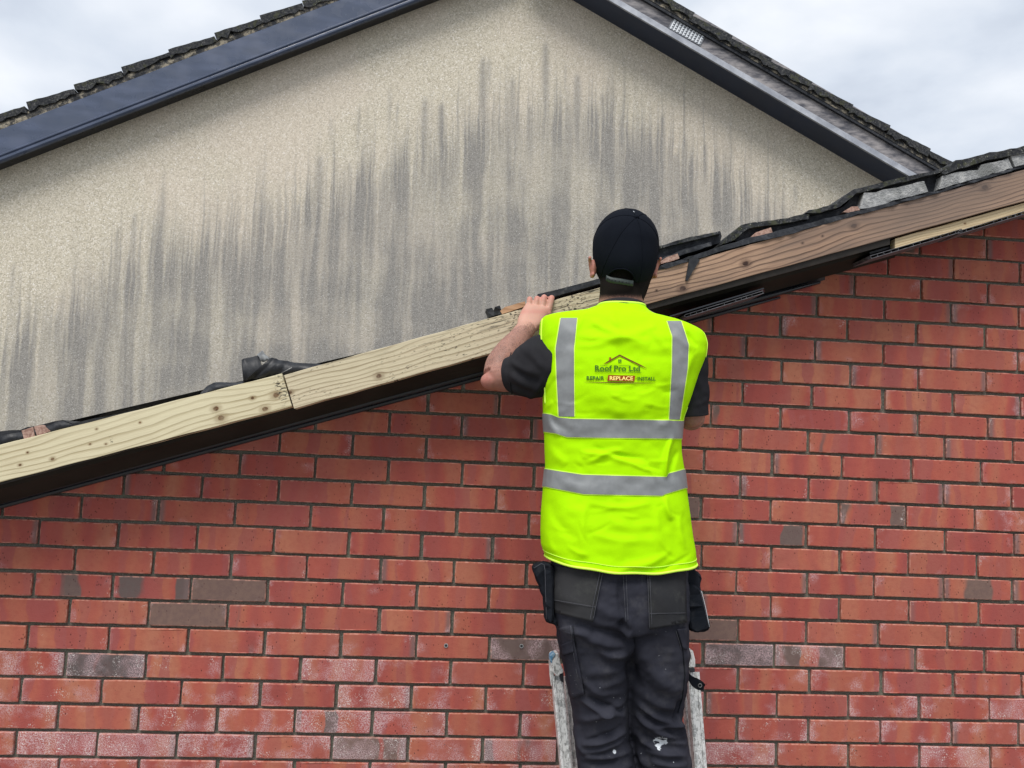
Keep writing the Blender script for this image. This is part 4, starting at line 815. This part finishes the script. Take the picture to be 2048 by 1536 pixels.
# --- T-shirt sleeves and collar
def cloth_tube(name, P, R, mat, cr, amp=.002, seed=0, flat=None, parent=man, open_=True):
    V, Fc = tube(P, R, 64, 12, False, flat); V = np.array(V); x, y = pix(V); nn = len(V)//64; cen = V.reshape(nn, 64, 3).mean(1).repeat(64, 0); nr = V-cen; nr /= np.linalg.norm(nr, axis=1)[:, None]
    dsp = creases(x, y, cr)*(nr[:, 1] < .3)+amp*vnoise(x/26., y/18., seed)+amp*.5*vnoise(x/11., y/9., seed+3)
    o = link(name, mesh(V+nr*dsp[:, None], Fc, True), mat, parent); o.modifiers.new('t', 'SOLIDIFY').thickness = .0018; return o
sl1 = cloth_tube('sleeve', [at(1125, 732, -.525), at(1092, 732, -.505), at(1062, 740, -.48), at(1038, 747, -.46), at(1016, 749, -.445)], [.086, .082, .071, .057, .0445], SHIRT, [(1020, 722, 1080, 748, 6, 7), (1015, 745, 1085, 778, 7, 9), (1022, 775, 1088, 790, 6, 7), (1040, 700, 1085, 690, 9, 5), (1055, 795, 1088, 758, 5, 7), (1024, 735, 1078, 762, 5, -7), (1018, 765, 1075, 786, 5, -7), (1045, 715, 1085, 722, 6, -5), (1060, 700, 1088, 735, 6, 6)], .0022)
link('cuff_seam', mesh(*tube([np.array(v) for v in [at(1022, 706, -.47), at(1019, 722, -.492), at(1018, 748, -.500), at(1020, 772, -.494), at(1024, 788, -.475)]], .0016, 8, 4), smooth=True), SHIRT, sl1)
cloth_tube('sleeve', [at(1345, 690, -.52), at(1366, 715, -.52), at(1374, 760, -.52), at(1377, 800, -.515), at(1378, 830, -.51)], [.066, .062, .055, .053, .050], SHIRT, [(1395, 740, 1412, 790, 5, 3), (1385, 810, 1416, 800, 5, 3), (1392, 770, 1410, 815, 5, -3)], .0018, 4)
cloth_tube('collar', [at(1243, 624, -.520), at(1243, 611, -.517)], [.066, .0615], SHIRT, [], .0005, 7)

# --- high-visibility vest
VE = 2.55
VT = [(613,1197,1287,-.517,.064), (619,1183,1292,-.517,.072), (625,1169,1300,-.518,.080), (629.5,1152,1308,-.519,.086), (633,1126,1333,-.52,.091), (637,1104,1356,-.521,.094), (642,1084,1370,-.522,.098), (650,1081,1394,-.523,.104), (660,1080,1404,-.525,.109), (680,1079,1410,-.528,.116), (704,1080,1407,-.53,.121), (728,1081,1398,-.531,.125), (755,1083,1388,-.532,.127), (794,1086.5,1375,-.532,.127), (829,1087,1362,-.532,.125), (872,1089.5,1358,-.532,.123), (900,1090,1358.5,-.533,.121), (939,1091.5,1365,-.535,.121), (982,1087,1370,-.537,.124), (1029,1083,1376,-.54,.128), (1068,1082,1381,-.542,.131), (1099,1083,1386,-.544,.133), (1124,1091,1387,-.545,.134)]
vt = []
for r0, r1 in zip(VT[:-1], VT[1:]):
    m_n = max(2, int((r1[0]-r0[0])/3.)); vt += [tuple(np.array(r0)*(1-t)+np.array(r1)*t) for t in np.linspace(0, 1, m_n, endpoint=False)]
vt.append(VT[-1]); vt = np.array(vt)
for _ in range(3): vt[1:-1, 1:] = (vt[:-2, 1:]+2*vt[1:-1, 1:]+vt[2:, 1:])/4
pa = []
for r in vt:
    a, b = at(r[1], r[0], r[3]), at(r[2], r[0], r[3]); pa.append(((a+b)[2]/2, (a+b)[0]/2, np.linalg.norm(b-a)/2, r[3], r[4]))
pa = np.array(pa)[::-1]      # ascending z
def vp(z): return [np.interp(z, pa[:, 0], pa[:, k]) for k in (1, 2, 3, 4)]
VC = [(1160,672,1300,660,9,3.0),(1185,640,1245,668,7,2.5),(1205,655,1300,690,14,2.5),(1150,690,1240,676,8,2),(1230,625,1236,655,5,2.0),(1100,760,1090,812,6,4),(1118,752,1094,806,5,-3.5),(1088,815,1110,800,5,4),(1098,822,1122,872,6,5),(1108,835,1150,866,6,-3),(1160,905,1245,898,6,2.6),(1170,925,1215,902,5,2.2),(1210,906,1300,930,6,2.0),(1185,893,1290,915,5,-2),(1350,870,1331,958,6,6),(1362,900,1340,960,6,-4),(1328,992,1342,1040,7,4),(1175,1006,1300,1004,6,1.8),(1172,1000,1166,1110,8,2.2),(1100,1005,1150,1080,10,-2.5),(1310,1010,1322,1100,10,2.5),(1120,1120,1250,1128,5,2.5),(1225,1122,1340,1098,6,3.0),(1250,1130,1385,1108,4,-2.2),(1180,1065,1290,1075,8,1.8),(1160,780,1330,800,22,3),(1180,812,1300,822,9,1.8),(1350,660,1395,700,9,3),(1395,700,1370,800,8,3.5),(1380,660,1402,690,6,-2.5),(1095,660,1088,720,6,3),(1108,690,1104,760,5,-2.2),(1300,640,1335,700,8,2),(1100,890,1135,930,9,3),(1120,960,1180,975,8,2),(1310,850,1345,838,6,2.5),(1210,1040,1300,1050,12,2),(1095,1050,1110,1110,7,2.5),(1360,1030,1372,1100,7,2.5)]
_r = np.random.default_rng(21)
for _ in range(46):
    _x, _y, _l, _t = _r.uniform(1105, 1345), _r.uniform(650, 1110), _r.uniform(18, 60), _r.normal(0, .55)
    VC.append((_x, _y, _x+_l*math.cos(_t), _y+_l*math.sin(_t), _r.uniform(2.6, 4.2), _r.choice([-1, 1])*_r.uniform(.55, 1.15)))
def vdisp(X, Z, Y):
    P = np.column_stack([X, Y, Z]); x, y = pix(P)
    return 2.5*creases(x, y, VC)+.0030*vnoise(x/46., y/34., 1)+.0014*vnoise(x/19.+9, y/14., 2)+.004*np.exp(-((x-1235)/70)**2-((y-720)/60)**2)
_zlo, _zhi = pa[0, 0]-.03, pa[-1, 0]+.03; _xlo, _xhi = (pa[:, 1]-pa[:, 2]).min()-.03, (pa[:, 1]+pa[:, 2]).max()+.03
_gx, _gz = np.linspace(_xlo, _xhi, 260), np.linspace(_zlo, _zhi, 400); _A, _B = np.meshgrid(_gx, _gz); _VD = vdisp(_A.ravel(), _B.ravel(), np.full(_A.size, -.645)).reshape(_A.shape)
def vd_grid(X, Z):
    fx = np.clip((X-_xlo)/(_xhi-_xlo)*259, 0, 258.999); fz = np.clip((Z-_zlo)/(_zhi-_zlo)*399, 0, 398.999); i, j = fx.astype(int), fz.astype(int); u, v = fx-i, fz-j
    return (_VD[j, i]*(1-u)+_VD[j, i+1]*u)*(1-v)+(_VD[j+1, i]*(1-u)+_VD[j+1, i+1]*u)*v
def yback(X, Z):
    X, Z = np.atleast_1d(X).astype(float), np.atleast_1d(Z).astype(float); cx, rx, cy, ry = vp(Z); u = np.clip(np.abs((X-cx)/rx), 0, .9999); prof = (1-u**VE)**(1/VE)
    y = cy-ry*prof; return y-vd_grid(X, Z)*prof**.5
NV = 380; th = np.linspace(0, 2*math.pi, NV, endpoint=False); cc, ss = sgnpow(np.cos(th), 2/VE), sgnpow(np.sin(th), 2/VE)
VV = []
zt_ = at(1240, 1060, -.66)[2]; zb_ = at(1240, 1124, -.66)[2]
for (z, cx, rx, cy, ry) in pa[::-1]:
    X = cx+rx*cc; Y = cy+ry*ss; Z = np.full(NV, z); P = (1-np.minimum(np.abs(cc), .9999)**VE)**(1/VE)
    D = vd_grid(X, Z)*P**.5; Y = np.where(ss < 0, Y-D, Y)
    bl = np.clip((zt_-z)/(zt_-zb_), 0, 1)**2; Z = Z-bl*(-.006+.018*(1-cc**2)+.0012*np.sin(X*60)); VV.append(np.column_stack([X, Y, Z]))
vV = np.vstack(VV); nrv = len(VV); vF = [(i*NV+k, i*NV+(k+1) % NV, (i+1)*NV+(k+1) % NV, (i+1)*NV+k) for i in range(nrv-1) for k in range(NV)]
vest = link('vest', mesh(vV, vF, True), LIME, man); mdf = vest.modifiers.new('t', 'SOLIDIFY'); mdf.thickness = .0018; mdf.offset = -1
def on_vest(px, py, off=.0016):
    Y = -.64; P = at(px, py, Y)
    for _ in range(5): Y = yback(P[0], P[2])[0]; P = at(px, py, Y)
    return P+np.array([0, -off, 0])
def loopline(name, P, r, mat=LIMEP, parent=vest, closed=False):
    P = list(P); P = P+[P[0]] if closed else P; return link(name, mesh(*tube(P, r, 6, 1, not closed), smooth=True), mat, parent)
loopline('hem_binding', [p+np.array([0, 0, .001]) for p in VV[-1]], .0032, closed=True); loopline('hem_stitch', [p*np.array([1, 1, 1])+np.array([0, -.0006 if p[1] < -.54 else .0006, 0]) for p in VV[-5]], .0009, closed=True)
loopline('neck_binding', VV[0], .0034, closed=True)
for (s_, y0, y1) in ((-1, 640, 812), (1, 645, 838)):
    z0, z1 = at(1240, y0, -.6)[2], at(1240, y1, -.6)[2]; pts = []
    for z in np.linspace(z0, z1, 30):
        cx, rx, cy, ry = vp(z); X = cx+s_*rx*.992; pts.append(np.array([X, yback(X, z)[0]-.0005, z]))
    loopline('armhole_binding', pts, .0026)
# reflective bands
def hband(top, bot, off, mat, name, pad=0.0, parent=vest):
    V = []; M = 6; cols = 260
    for q in range(cols+1):
        t = 2*math.pi*q/cols; c_, s_ = sgnpow(math.cos(t), 2/VE), sgnpow(math.sin(t), 2/VE); zz = [at(1240, top[0][1] if 0 else np.mean([p[1] for p in top]), -.6)[2]]*2
        zz = [0, 0]
        for w_, tb in enumerate((top, bot)):
            z = at(1240, np.mean([p[1] for p in tb]), -.62)[2]
            for _ in range(4):
                cx, rx, cy, ry = vp(z); X = cx+rx*c_; Y = cy-ry*abs(s_); px, py = pix((X, Y, z)); tgt = np.interp(px, [p[0] for p in tb], [p[1] for p in tb])+(pad if w_ else -pad); z = at(px, tgt, Y)[2]
            zz[w_] = z
        for k in range(M+1):
            z = zz[0]*(1-k/M)+zz[1]*k/M; cx, rx, cy, ry = vp(z); X = cx+rx*c_
            if s_ < 0: Y = yback(X, z)[0]
            else: Y = cy+ry*s_
            V.append((X+off*c_, Y+off*s_, z))
    Fc = [(q*(M+1)+k, (q+1)*(M+1)+k, (q+1)*(M+1)+k+1, q*(M+1)+k+1) for q in range(cols) for k in range(M)]
    return link(name, mesh(V, Fc, True), mat, parent)
def vband(Lp, Rp, off, mat, name, pad=0.0):
    V = []; M = 6; ys = np.linspace(Lp[0][1], Lp[-1][1], 60); t0 = []
    for y in ys:
        l = np.interp(y, [p[1] for p in Lp], [p[0] for p in Lp])-pad; r = np.interp(y, [p[1] for p in Rp], [p[0] for p in Rp])+pad
        t0.append([on_vest(l+(r-l)*k/M, y, off) for k in range(M+1)])
    rowsV = []
    for R_ in reversed(t0): rowsV.append(R_)
    for R_ in t0:
        ro = []
        for p in R_:
            cx, rx, cy, ry = vp(p[2]); u = min(abs((p[0]-cx)/rx), .9999); ro.append(np.array([p[0], cy+ry*(1-u**VE)**(1/VE)+off, p[2]]))
        rowsV.append(ro)
    V = [p for R_ in rowsV for p in R_]; n_ = len(rowsV); Fc = [(i*(M+1)+k, i*(M+1)+k+1, (i+1)*(M+1)+k+1, (i+1)*(M+1)+k) for i in range(n_-1) for k in range(M)]
    return link(name, mesh(V, Fc, True), mat, vest)
T1 = [(1087,827),(1103.5,829.5),(1117,835),(1148,838),(1336,841),(1359,842)]; B1 = [(1088,863),(1113,867),(1135,874),(1187,875),(1351.6,877),(1359,877)]
T2 = [(1092,938),(1117,942),(1166,949.5),(1332,954),(1334,948),(1365,939)]; B2 = [(1092,973),(1168,988),(1324,991),(1328,988),(1369,976)]
VL_, VR_ = [(1121,636),(1111,697),(1113,755),(1117,833)], [(1154,636),(1147.7,697),(1147.7,755),(1148.4,833)]
WL_, WR_ = [(1334,642),(1344.5,673),(1343.7,736),(1338,839)], [(1362,642),(1377,689),(1375,736),(1359.4,839)]
for a_, b_ in ((VL_, VR_), (WL_, WR_)): vband(a_, b_, .0010, LIMEP, 'strip_border', 1.8); vband(a_, b_, .0018, SILVER, 'reflective_strip')
for a_, b_ in ((T1, B1), (T2, B2)): hband(a_, b_, .0014, LIMEP, 'strip_border', 1.8); hband(a_, b_, .0024, SILVER, 'reflective_strip')
# printed logo and words
def onv_mesh(name, V2, Fc, mat, off=.0024):
    V = [on_vest(x, y, off) for x, y in V2]; me = mesh(V, Fc); return link(name, me, mat, vest)
def stroke(name, pts, w_, mat, off=.0024, n=10):
    P = np.array(pts, float); W_ = np.atleast_1d(w_)*np.ones(len(P)); A = []
    for i in range(len(P)-1):
        for t in np.linspace(0, 1, n, endpoint=False): A.append(np.append(P[i]*(1-t)+P[i+1]*t, W_[i]*(1-t)+W_[i+1]*t))
    A.append(np.append(P[-1], W_[-1])); A = np.array(A); T = np.gradient(A[:, :2], axis=0); T /= np.linalg.norm(T, axis=1)[:, None]; N_ = np.column_stack([-T[:, 1], T[:, 0]])
    V2 = [tuple(q) for a, n_ in zip(A, N_) for q in (a[:2]+n_*a[2]/2, a[:2]-n_*a[2]/2)]
    return onv_mesh(name, V2, [(2*i, 2*i+1, 2*i+3, 2*i+2) for i in range(len(A)-1)], mat, off)
def words(text, x0, x1, yb, ch, mat, slope=0.0, bold=.0, off=.0024, serif=False, name='printed_words'):
    cu = bpy.data.curves.new('t', 'FONT'); cu.body = text; cu.size = 1; cu.resolution_u = 3; cu.offset = bold; o = bpy.data.objects.new('t', cu); C.objects.link(o)
    dg = bpy.context.evaluated_depsgraph_get(); me = bpy.data.meshes.new_from_object(o.evaluated_get(dg)); bpy.data.objects.remove(o)
    bm = bmesh.new(); bm.from_mesh(me); bmesh.ops.triangulate(bm, faces=bm.faces); V = np.array([v.co[:] for v in bm.verts]); Fc = [[v.index for v in f.verts] for f in bm.faces]; bm.free()
    a, b = V[:, 0].min(), V[:, 0].max(); s_ = (x1-x0)/(b-a); capm = .70; V2 = [(x0+(v[0]-a)*s_, yb-v[1]/capm*ch+slope*((v[0]-a)*s_)) for v in V]
    if serif:   # little slab serifs on the stems: find stem feet and heads per glyph
        n0 = len(V2); L_ = list(V2)
        for gx, y_, w_ in serif: 
            k = len(L_); X = x0+gx*(x1-x0); yy = y_+slope*(X-x0); L_ += [(X-w_, yy-.55), (X+w_, yy-.55), (X+w_, yy+.45), (X-w_, yy+.45)]; Fc.append([k, k+1, k+2, k+3])
        V2 = L_
    return onv_mesh(name, V2, Fc, mat, off)
sf = [(.028, 741.2, 2.6), (.028, 731.2, 2.2), (.098, 741.2, 1.8), (.345, 741.2, 2.2), (.445, 741.2, 2.6), (.445, 731.2, 2.2), (.565, 741.2, 2.0), (.76, 731.2, 2.4), (.76, 741.2, 2.2), (.985, 741.2, 1.8), (.97, 731.2, 1.5)]
words('Roof Pro Ltd', 1189.5, 1279.5, 741.3, 10.6, GREENI, .012, .022, serif=sf)
stroke('printed_line', [(1189, 743.6), (1282.5, 744.8)], .8, GREENI); stroke('printed_line', [(1200, 730.6), (1215, 730.8)], .6, GREENI); stroke('printed_line', [(1238, 731.2), (1255, 731.5)], .6, GREENI)
stroke('printed_roof', [(1207, 728.6), (1214, 724.6), (1239, 710.6), (1282, 731.6), (1293, 737)], [.5, 2.6, 2.8, 2.4, .4], BROWNI, .0026)
stroke('printed_chimney', [(1220, 714.6), (1220, 722.5)], 4.0, REDI, .0024, 3)
for i in (0, 1):
    for j in (0, 1): stroke('printed_window', [(1237.5+i*3.6-1.4, 720.2+j*3.5), (1237.5+i*3.6+1.4, 720.2+j*3.5)], 2.7, GREENI, .0024, 2)
words('REPAIR', 1172.7, 1208.4, 759.7, 7.4, GREENI, .004, .03); words('INSTALL', 1274.6, 1311, 760.8, 6.8, GREENI, .004, .03)
stroke('printed_dot', [(1211.2, 756.2), (1212.6, 756.2)], 1.4, BROWNI, .0024, 2); stroke('printed_dot', [(1271.6, 757.6), (1273, 757.6)], 1.4, BROWNI, .0024, 2)
onv_mesh('printed_box', [(1214+ (1268-1214)*i/12+2*(1-j), 761.9+.1*i-(11.7)*(1-j)) for i in range(13) for j in (0, 1)], [(2*i, 2*i+1, 2*i+3, 2*i+2) for i in range(12)], REDI, .0023)
words('REPLACE', 1219, 1265.5, 760.2, 7.6, CREAMI, .012, .02, .0029)
stroke('printed_swoosh', [(1168, 764.4), (1200, 765), (1235, 765.6), (1280, 766.2), (1310, 766.4)], [.3, 1.3, 2.3, 1.4, .3], BROWNI)

# --- work trousers: pelvis and both legs in one continuous cloth
PEL = [(1095, 1100, 1368, -.540, .112), (1140, 1103, 1370, -.545, .116), (1180, 1103, 1372, -.548, .119), (1222, 1104, 1373, -.548, .120), (1250, 1110, 1373, -.545, .112)]
LL = [(1190, 1107, 1240, -.548, .108), (1225, 1106, 1247, -.548, .114), (1258, 1113, 1255, -.545, .108), (1300, 1118, 1256, -.54, .100), (1353, 1130, 1255, -.53, .093), (1398, 1140, 1254, -.52, .086), (1436, 1146, 1253, -.512, .081), (1470, 1149, 1256, -.508, .079), (1496, 1151, 1262, -.505, .080), (1536, 1155, 1269, -.505, .081), (1600, 1158, 1270, -.51, .080), (1700, 1166, 1262, -.515, .075), (1800, 1172, 1256, -.505, .068), (1836, 1172, 1258, -.50, .07)]
RL = [(1190, 1244, 1373, -.55, .104), (1225, 1246, 1374, -.55, .110), (1258, 1249, 1374, -.545, .104), (1317, 1250, 1375, -.535, .096), (1360, 1251, 1373, -.525, .090), (1392, 1252, 1368, -.515, .084), (1420, 1252, 1363, -.508, .080), (1445, 1254, 1362, -.503, .078), (1475, 1261, 1373, -.50, .080), (1496, 1266, 1377, -.50, .082), (1536, 1272, 1381, -.50, .083), (1600, 1277, 1380, -.505, .080), (1700, 1288, 1376, -.51, .074), (1800, 1296, 1374, -.50, .067), (1836, 1295, 1376, -.495, .069)]
tme, TV, TN = fuse([loft(rings(PEL, 56, 2.7, 4)), loft(rings(LL, 48, 2.25, 4)), loft(rings(RL, 48, 2.25, 4))], .0045, 5)
tx, ty = pix(TV)
TC = [(1118,1252,1185,1262,9,7),(1150,1246,1250,1268,8,-7),(1160,1268,1258,1292,10,6),(1190,1300,1256,1308,7,5),(1205,1318,1254,1296,9,5),(1170,1345,1250,1330,12,4),(1258,1230,1268,1330,9,7),(1268,1240,1330,1375,16,6),(1262,1300,1280,1380,10,-5),(1240,1240,1256,1262,8,-8),
 (1160,1395,1250,1432,6,6.5),(1175,1392,1248,1420,5,-5),(1180,1432,1252,1400,7,5),(1150,1440,1225,1420,8,4),(1165,1490,1252,1462,5,6),(1168,1482,1246,1450,5,-4.5),(1165,1505,1250,1478,5,4.5),(1170,1515,1262,1502,5,4),(1160,1525,1240,1518,5,-4),(1180,1545,1265,1528,6,5),(1152,1450,1168,1510,6,4.5),(1195,1375,1252,1350,8,4),
 (1275,1405,1360,1450,6,6),(1280,1422,1355,1462,5,-5),(1270,1425,1375,1490,7,6.5),(1310,1450,1362,1447,5,5),(1290,1440,1340,1455,5,4),(1268,1455,1350,1500,6,-4),(1272,1470,1375,1515,7,5),(1290,1500,1370,1508,5,4),(1285,1385,1355,1420,10,4),(1300,1520,1375,1530,6,5),(1275,1500,1300,1536,6,4),(1300,1350,1365,1385,14,4),(1362,1400,1350,1448,5,-6),(1355,1430,1372,1480,5,5),(1320,1475,1372,1480,4,-4),
 (1110,1180,1180,1215,14,3),(1280,1160,1360,1215,16,3),(1243,1150,1250,1240,6,-5),(1190,1210,1240,1235,12,3),(1160,1350,1215,1395,7,3.5),(1150,1600,1260,1640,12,8),(1285,1610,1375,1650,12,8),(1170,1760,1250,1780,10,8),(1295,1760,1370,1785,10,8)]
TD = 2.2*creases(tx, ty, TC)*np.clip(-TN[:, 1]*1.6+.2, 0, 1)+.0026*vnoise(tx/26., ty/19., 5)+.0014*vnoise(tx/12., ty/9., 6)
TV2 = TV+TN*TD[:, None]*1.0; setco(tme, TV2); tr = link('trousers', tme, TROU, man)
BVt = BVHTree.FromPolygons([tuple(v) for v in TV2], [tuple(p.vertices) for p in tme.polygons])
def on_t(px, py, off=.002):
    h, d = ray(BVt, px, py)
    if h is None: return at(px, py, -.56)
    return h-d*off
def patch(name, c4, mat, off=.003, nx=16, ny=16, thick=.002, flare=0.0, parent=None, bow=0.0):
    """panel lying on the trousers, corners tl,tr,br,bl in photo points"""
    V = []; (a, b, c, d) = [np.array(q, float) for q in c4]
    for j in range(ny+1):
        for i in range(nx+1):
            u, v = i/nx, j/ny; q = (a*(1-u)+b*u)*(1-v)+(d*(1-u)+c*u)*v+np.array([0, bow*math.sin(math.pi*u)*v]); V.append(on_t(q[0], q[1], off+flare*v**3+.0012*vnoise(np.array([u*4.]), np.array([v*4.+off*999]), 8)[0]))
    V = np.array(V).reshape(ny+1, nx+1, 3)
    for _ in range(4): V[1:-1, 1:-1, 1] = (V[:-2, 1:-1, 1]+V[2:, 1:-1, 1]+V[1:-1, :-2, 1]+V[1:-1, 2:, 1])/4
    V = V.reshape(-1, 3); V[:, 1] -= .001
    Fc = [(j*(nx+1)+i, j*(nx+1)+i+1, (j+1)*(nx+1)+i+1, (j+1)*(nx+1)+i) for j in range(ny) for i in range(nx)]
    o = link(name, mesh(V, Fc, True), mat, parent or tr); m = o.modifiers.new('t', 'SOLIDIFY'); m.thickness = thick; m.offset = 0; return o
def seam(pts, r=.0008, off=.0034, mat=None, parent=None, name='stitching'):
    P = []
    for (x0, y0), (x1, y1) in zip(pts[:-1], pts[1:]):
        n = max(2, int(math.hypot(x1-x0, y1-y0)/5)); P += [on_t(x0+(x1-x0)*t, y0+(y1-y0)*t, off) for t in np.linspace(0, 1, n, endpoint=False)]
    P.append(on_t(*pts[-1], off)); link(name, mesh(*tube(P, r, 5, 1), smooth=True), mat or STITCH, parent or tr)
p1 = patch('back_pocket', [(1106, 1132), (1206, 1136), (1186, 1243), (1106, 1222)], PATCH, .0035, flare=.004)
p2 = patch('back_pocket', [(1294, 1136), (1371, 1130), (1373, 1243), (1299, 1258)], PATCH, .0035, flare=.004)
patch('pocket_band', [(1106, 1199), (1192, 1212), (1186, 1244), (1106, 1224)], PATCH, .006, 14, 6, .0015, .004, p1); patch('pocket_band', [(1299, 1226), (1373, 1225), (1374, 1245), (1300, 1259)], PATCH, .006, 14, 6, .0015, .004, p2)
seam([(1201, 1140), (1180, 1240)], off=.0095, parent=p1); seam([(1206, 1142), (1186, 1242)], off=.0095, parent=p1); seam([(1299, 1140), (1304, 1255)], off=.0095, parent=p2); seam([(1295, 1140), (1299, 1257)], off=.0095, parent=p2)
seam([(1246, 1146), (1250, 1215), (1252, 1244)], off=.0015); seam([(1252, 1146), (1256, 1240)], off=.0015); seam([(1107, 1200), (1190, 1214)], off=.0095, r=.0006, parent=p1); seam([(1300, 1227), (1372, 1226)], off=.0095, r=.0006, parent=p2)
cg = patch('cargo_pocket', [(1118, 1256), (1143, 1250), (1168, 1388), (1143, 1397)], TROU, .005, 10, 20, .003, .004); patch('pocket_flap', [(1120, 1290), (1145, 1280), (1147, 1304), (1124, 1312)], TROU, .009, 8, 6, .002, .003, cg)
seam([(1141, 1252), (1146, 1300), (1153, 1345), (1165, 1388)], off=.009, parent=cg); seam([(1146, 1252), (1151, 1300), (1158, 1345), (1169, 1387)], off=.0055, r=.0011, mat=POUCH, parent=cg)
seam([(1354, 1262), (1366, 1300), (1370, 1350), (1365, 1395), (1356, 1425)], .0016, .002, POUCH, name='side_seam'); seam([(1352, 1262), (1363, 1298)], .0008, .002)
patch('side_pocket', [(1354, 1258), (1374, 1256), (1374, 1300), (1366, 1296)], TROU, .004, 8, 10, .002, .002)
# holster pockets at both hips
def pouch(name, poly, Y0, Y1, mat=POUCH, bev=.005, parent=None):
    P = catmull(np.column_stack([np.array(poly+[poly[0]], float), np.zeros(len(poly)+1)]), 2)[:-1, :2]; return link(name, prism([tuple(q) for q in P], Y0, Y1, 0, .0007, bev, .012), mat, parent or tr)
h1 = pouch('holster_pocket', [(1065, 1133), (1089, 1125), (1104, 1131), (1116, 1140), (1118, 1200), (1118, 1250), (1112, 1252), (1101, 1248), (1091, 1242), (1088, 1199), (1070, 1154)], -.585, -.545)
h1b = pouch('pocket_band', [(1089, 1126), (1104, 1132), (1108, 1180), (1107, 1245), (1093, 1241), (1090, 1195)], -.600, -.578, parent=h1)
h2 = pouch('holster_pocket', [(1370, 1128), (1389, 1139), (1405, 1153), (1401, 1170), (1408, 1205), (1420, 1245), (1421, 1258), (1410, 1264), (1380, 1262), (1366, 1240), (1364, 1180)], -.575, -.53)
h2b = pouch('pocket_band', [(1374, 1170), (1400, 1176), (1418, 1245), (1418, 1258), (1408, 1262), (1381, 1260)], -.592, -.568, parent=h2)
def free_seam(pts, Y, r, mat, parent): link('stitching', mesh(*tube([at(x, y, Y) for x, y in pts], r, 5, 3), smooth=True), mat, parent)
free_seam([(1068, 1136), (1088, 1129), (1091, 1180), (1093, 1238)], -.6005, .0008, STITCH, h1); free_seam([(1400, 1180), (1408, 1212), (1417, 1250)], -.5925, .0008, STITCH, h2); free_seam([(1403, 1182), (1411, 1214), (1419, 1254)], -.592, .0006, WHITE, h2)
# loose tool strap with a press stud
sp2 = pouch('tool_strap', [(1375, 1341), (1381, 1350), (1394, 1357), (1407, 1365), (1411, 1370), (1407, 1381), (1397, 1380), (1384, 1372), (1376, 1358)], -.47, -.465, POUCH, .001)
cst = at(1400, 1371, -.472); link('press_stud', mesh(*tube([cst+np.array([.0045*math.cos(t), 0, .0045*math.sin(t)]) for t in np.linspace(0, 6.28, 17)], .0011, 6, 1), smooth=True), ALUD, sp2)
link('strap_loop', mesh(*tube([at(1370, 1330, -.46), at(1374, 1337, -.475), at(1377, 1345, -.472)], .004, 8, 3), smooth=True), ALUD, tr)
# boots on the rung
for (cx_, L0) in ((1214, 0), (1336, 1)):
    f0 = at(cx_, 1826, -.50); f0[2] = -.178+.05
    bt = fuse([tube([f0+np.array([0, -.02, .06]), f0+np.array([0, -.015, 0]), f0+np.array([0, -.02, -.012])], [.052, .052, .046], 20, 3), tube([f0+np.array([0, -.055, -.012]), f0+np.array([0, .03, -.008]), f0+np.array([0, .12, -.018]), f0+np.array([0, .185, -.02])], [.036, .042, .046, .034], 20, 4, flat=((0, 0, 1), .72))], .005, 6)[0]
    bo = link('boot', bt, RUBB, man); so_ = MB().add(*box_pts(f0+np.array([0, .065, -.047]), (.044, 0, 0), (0, .145, 0), (0, 0, .009))).mesh(); bevelled(so_, .008, 2); link('sole', so_, BLK, bo)

for root in (house, rear, ladder, man): rebase(root)
print('bricks', nin, 'objects', len(bpy.data.objects))
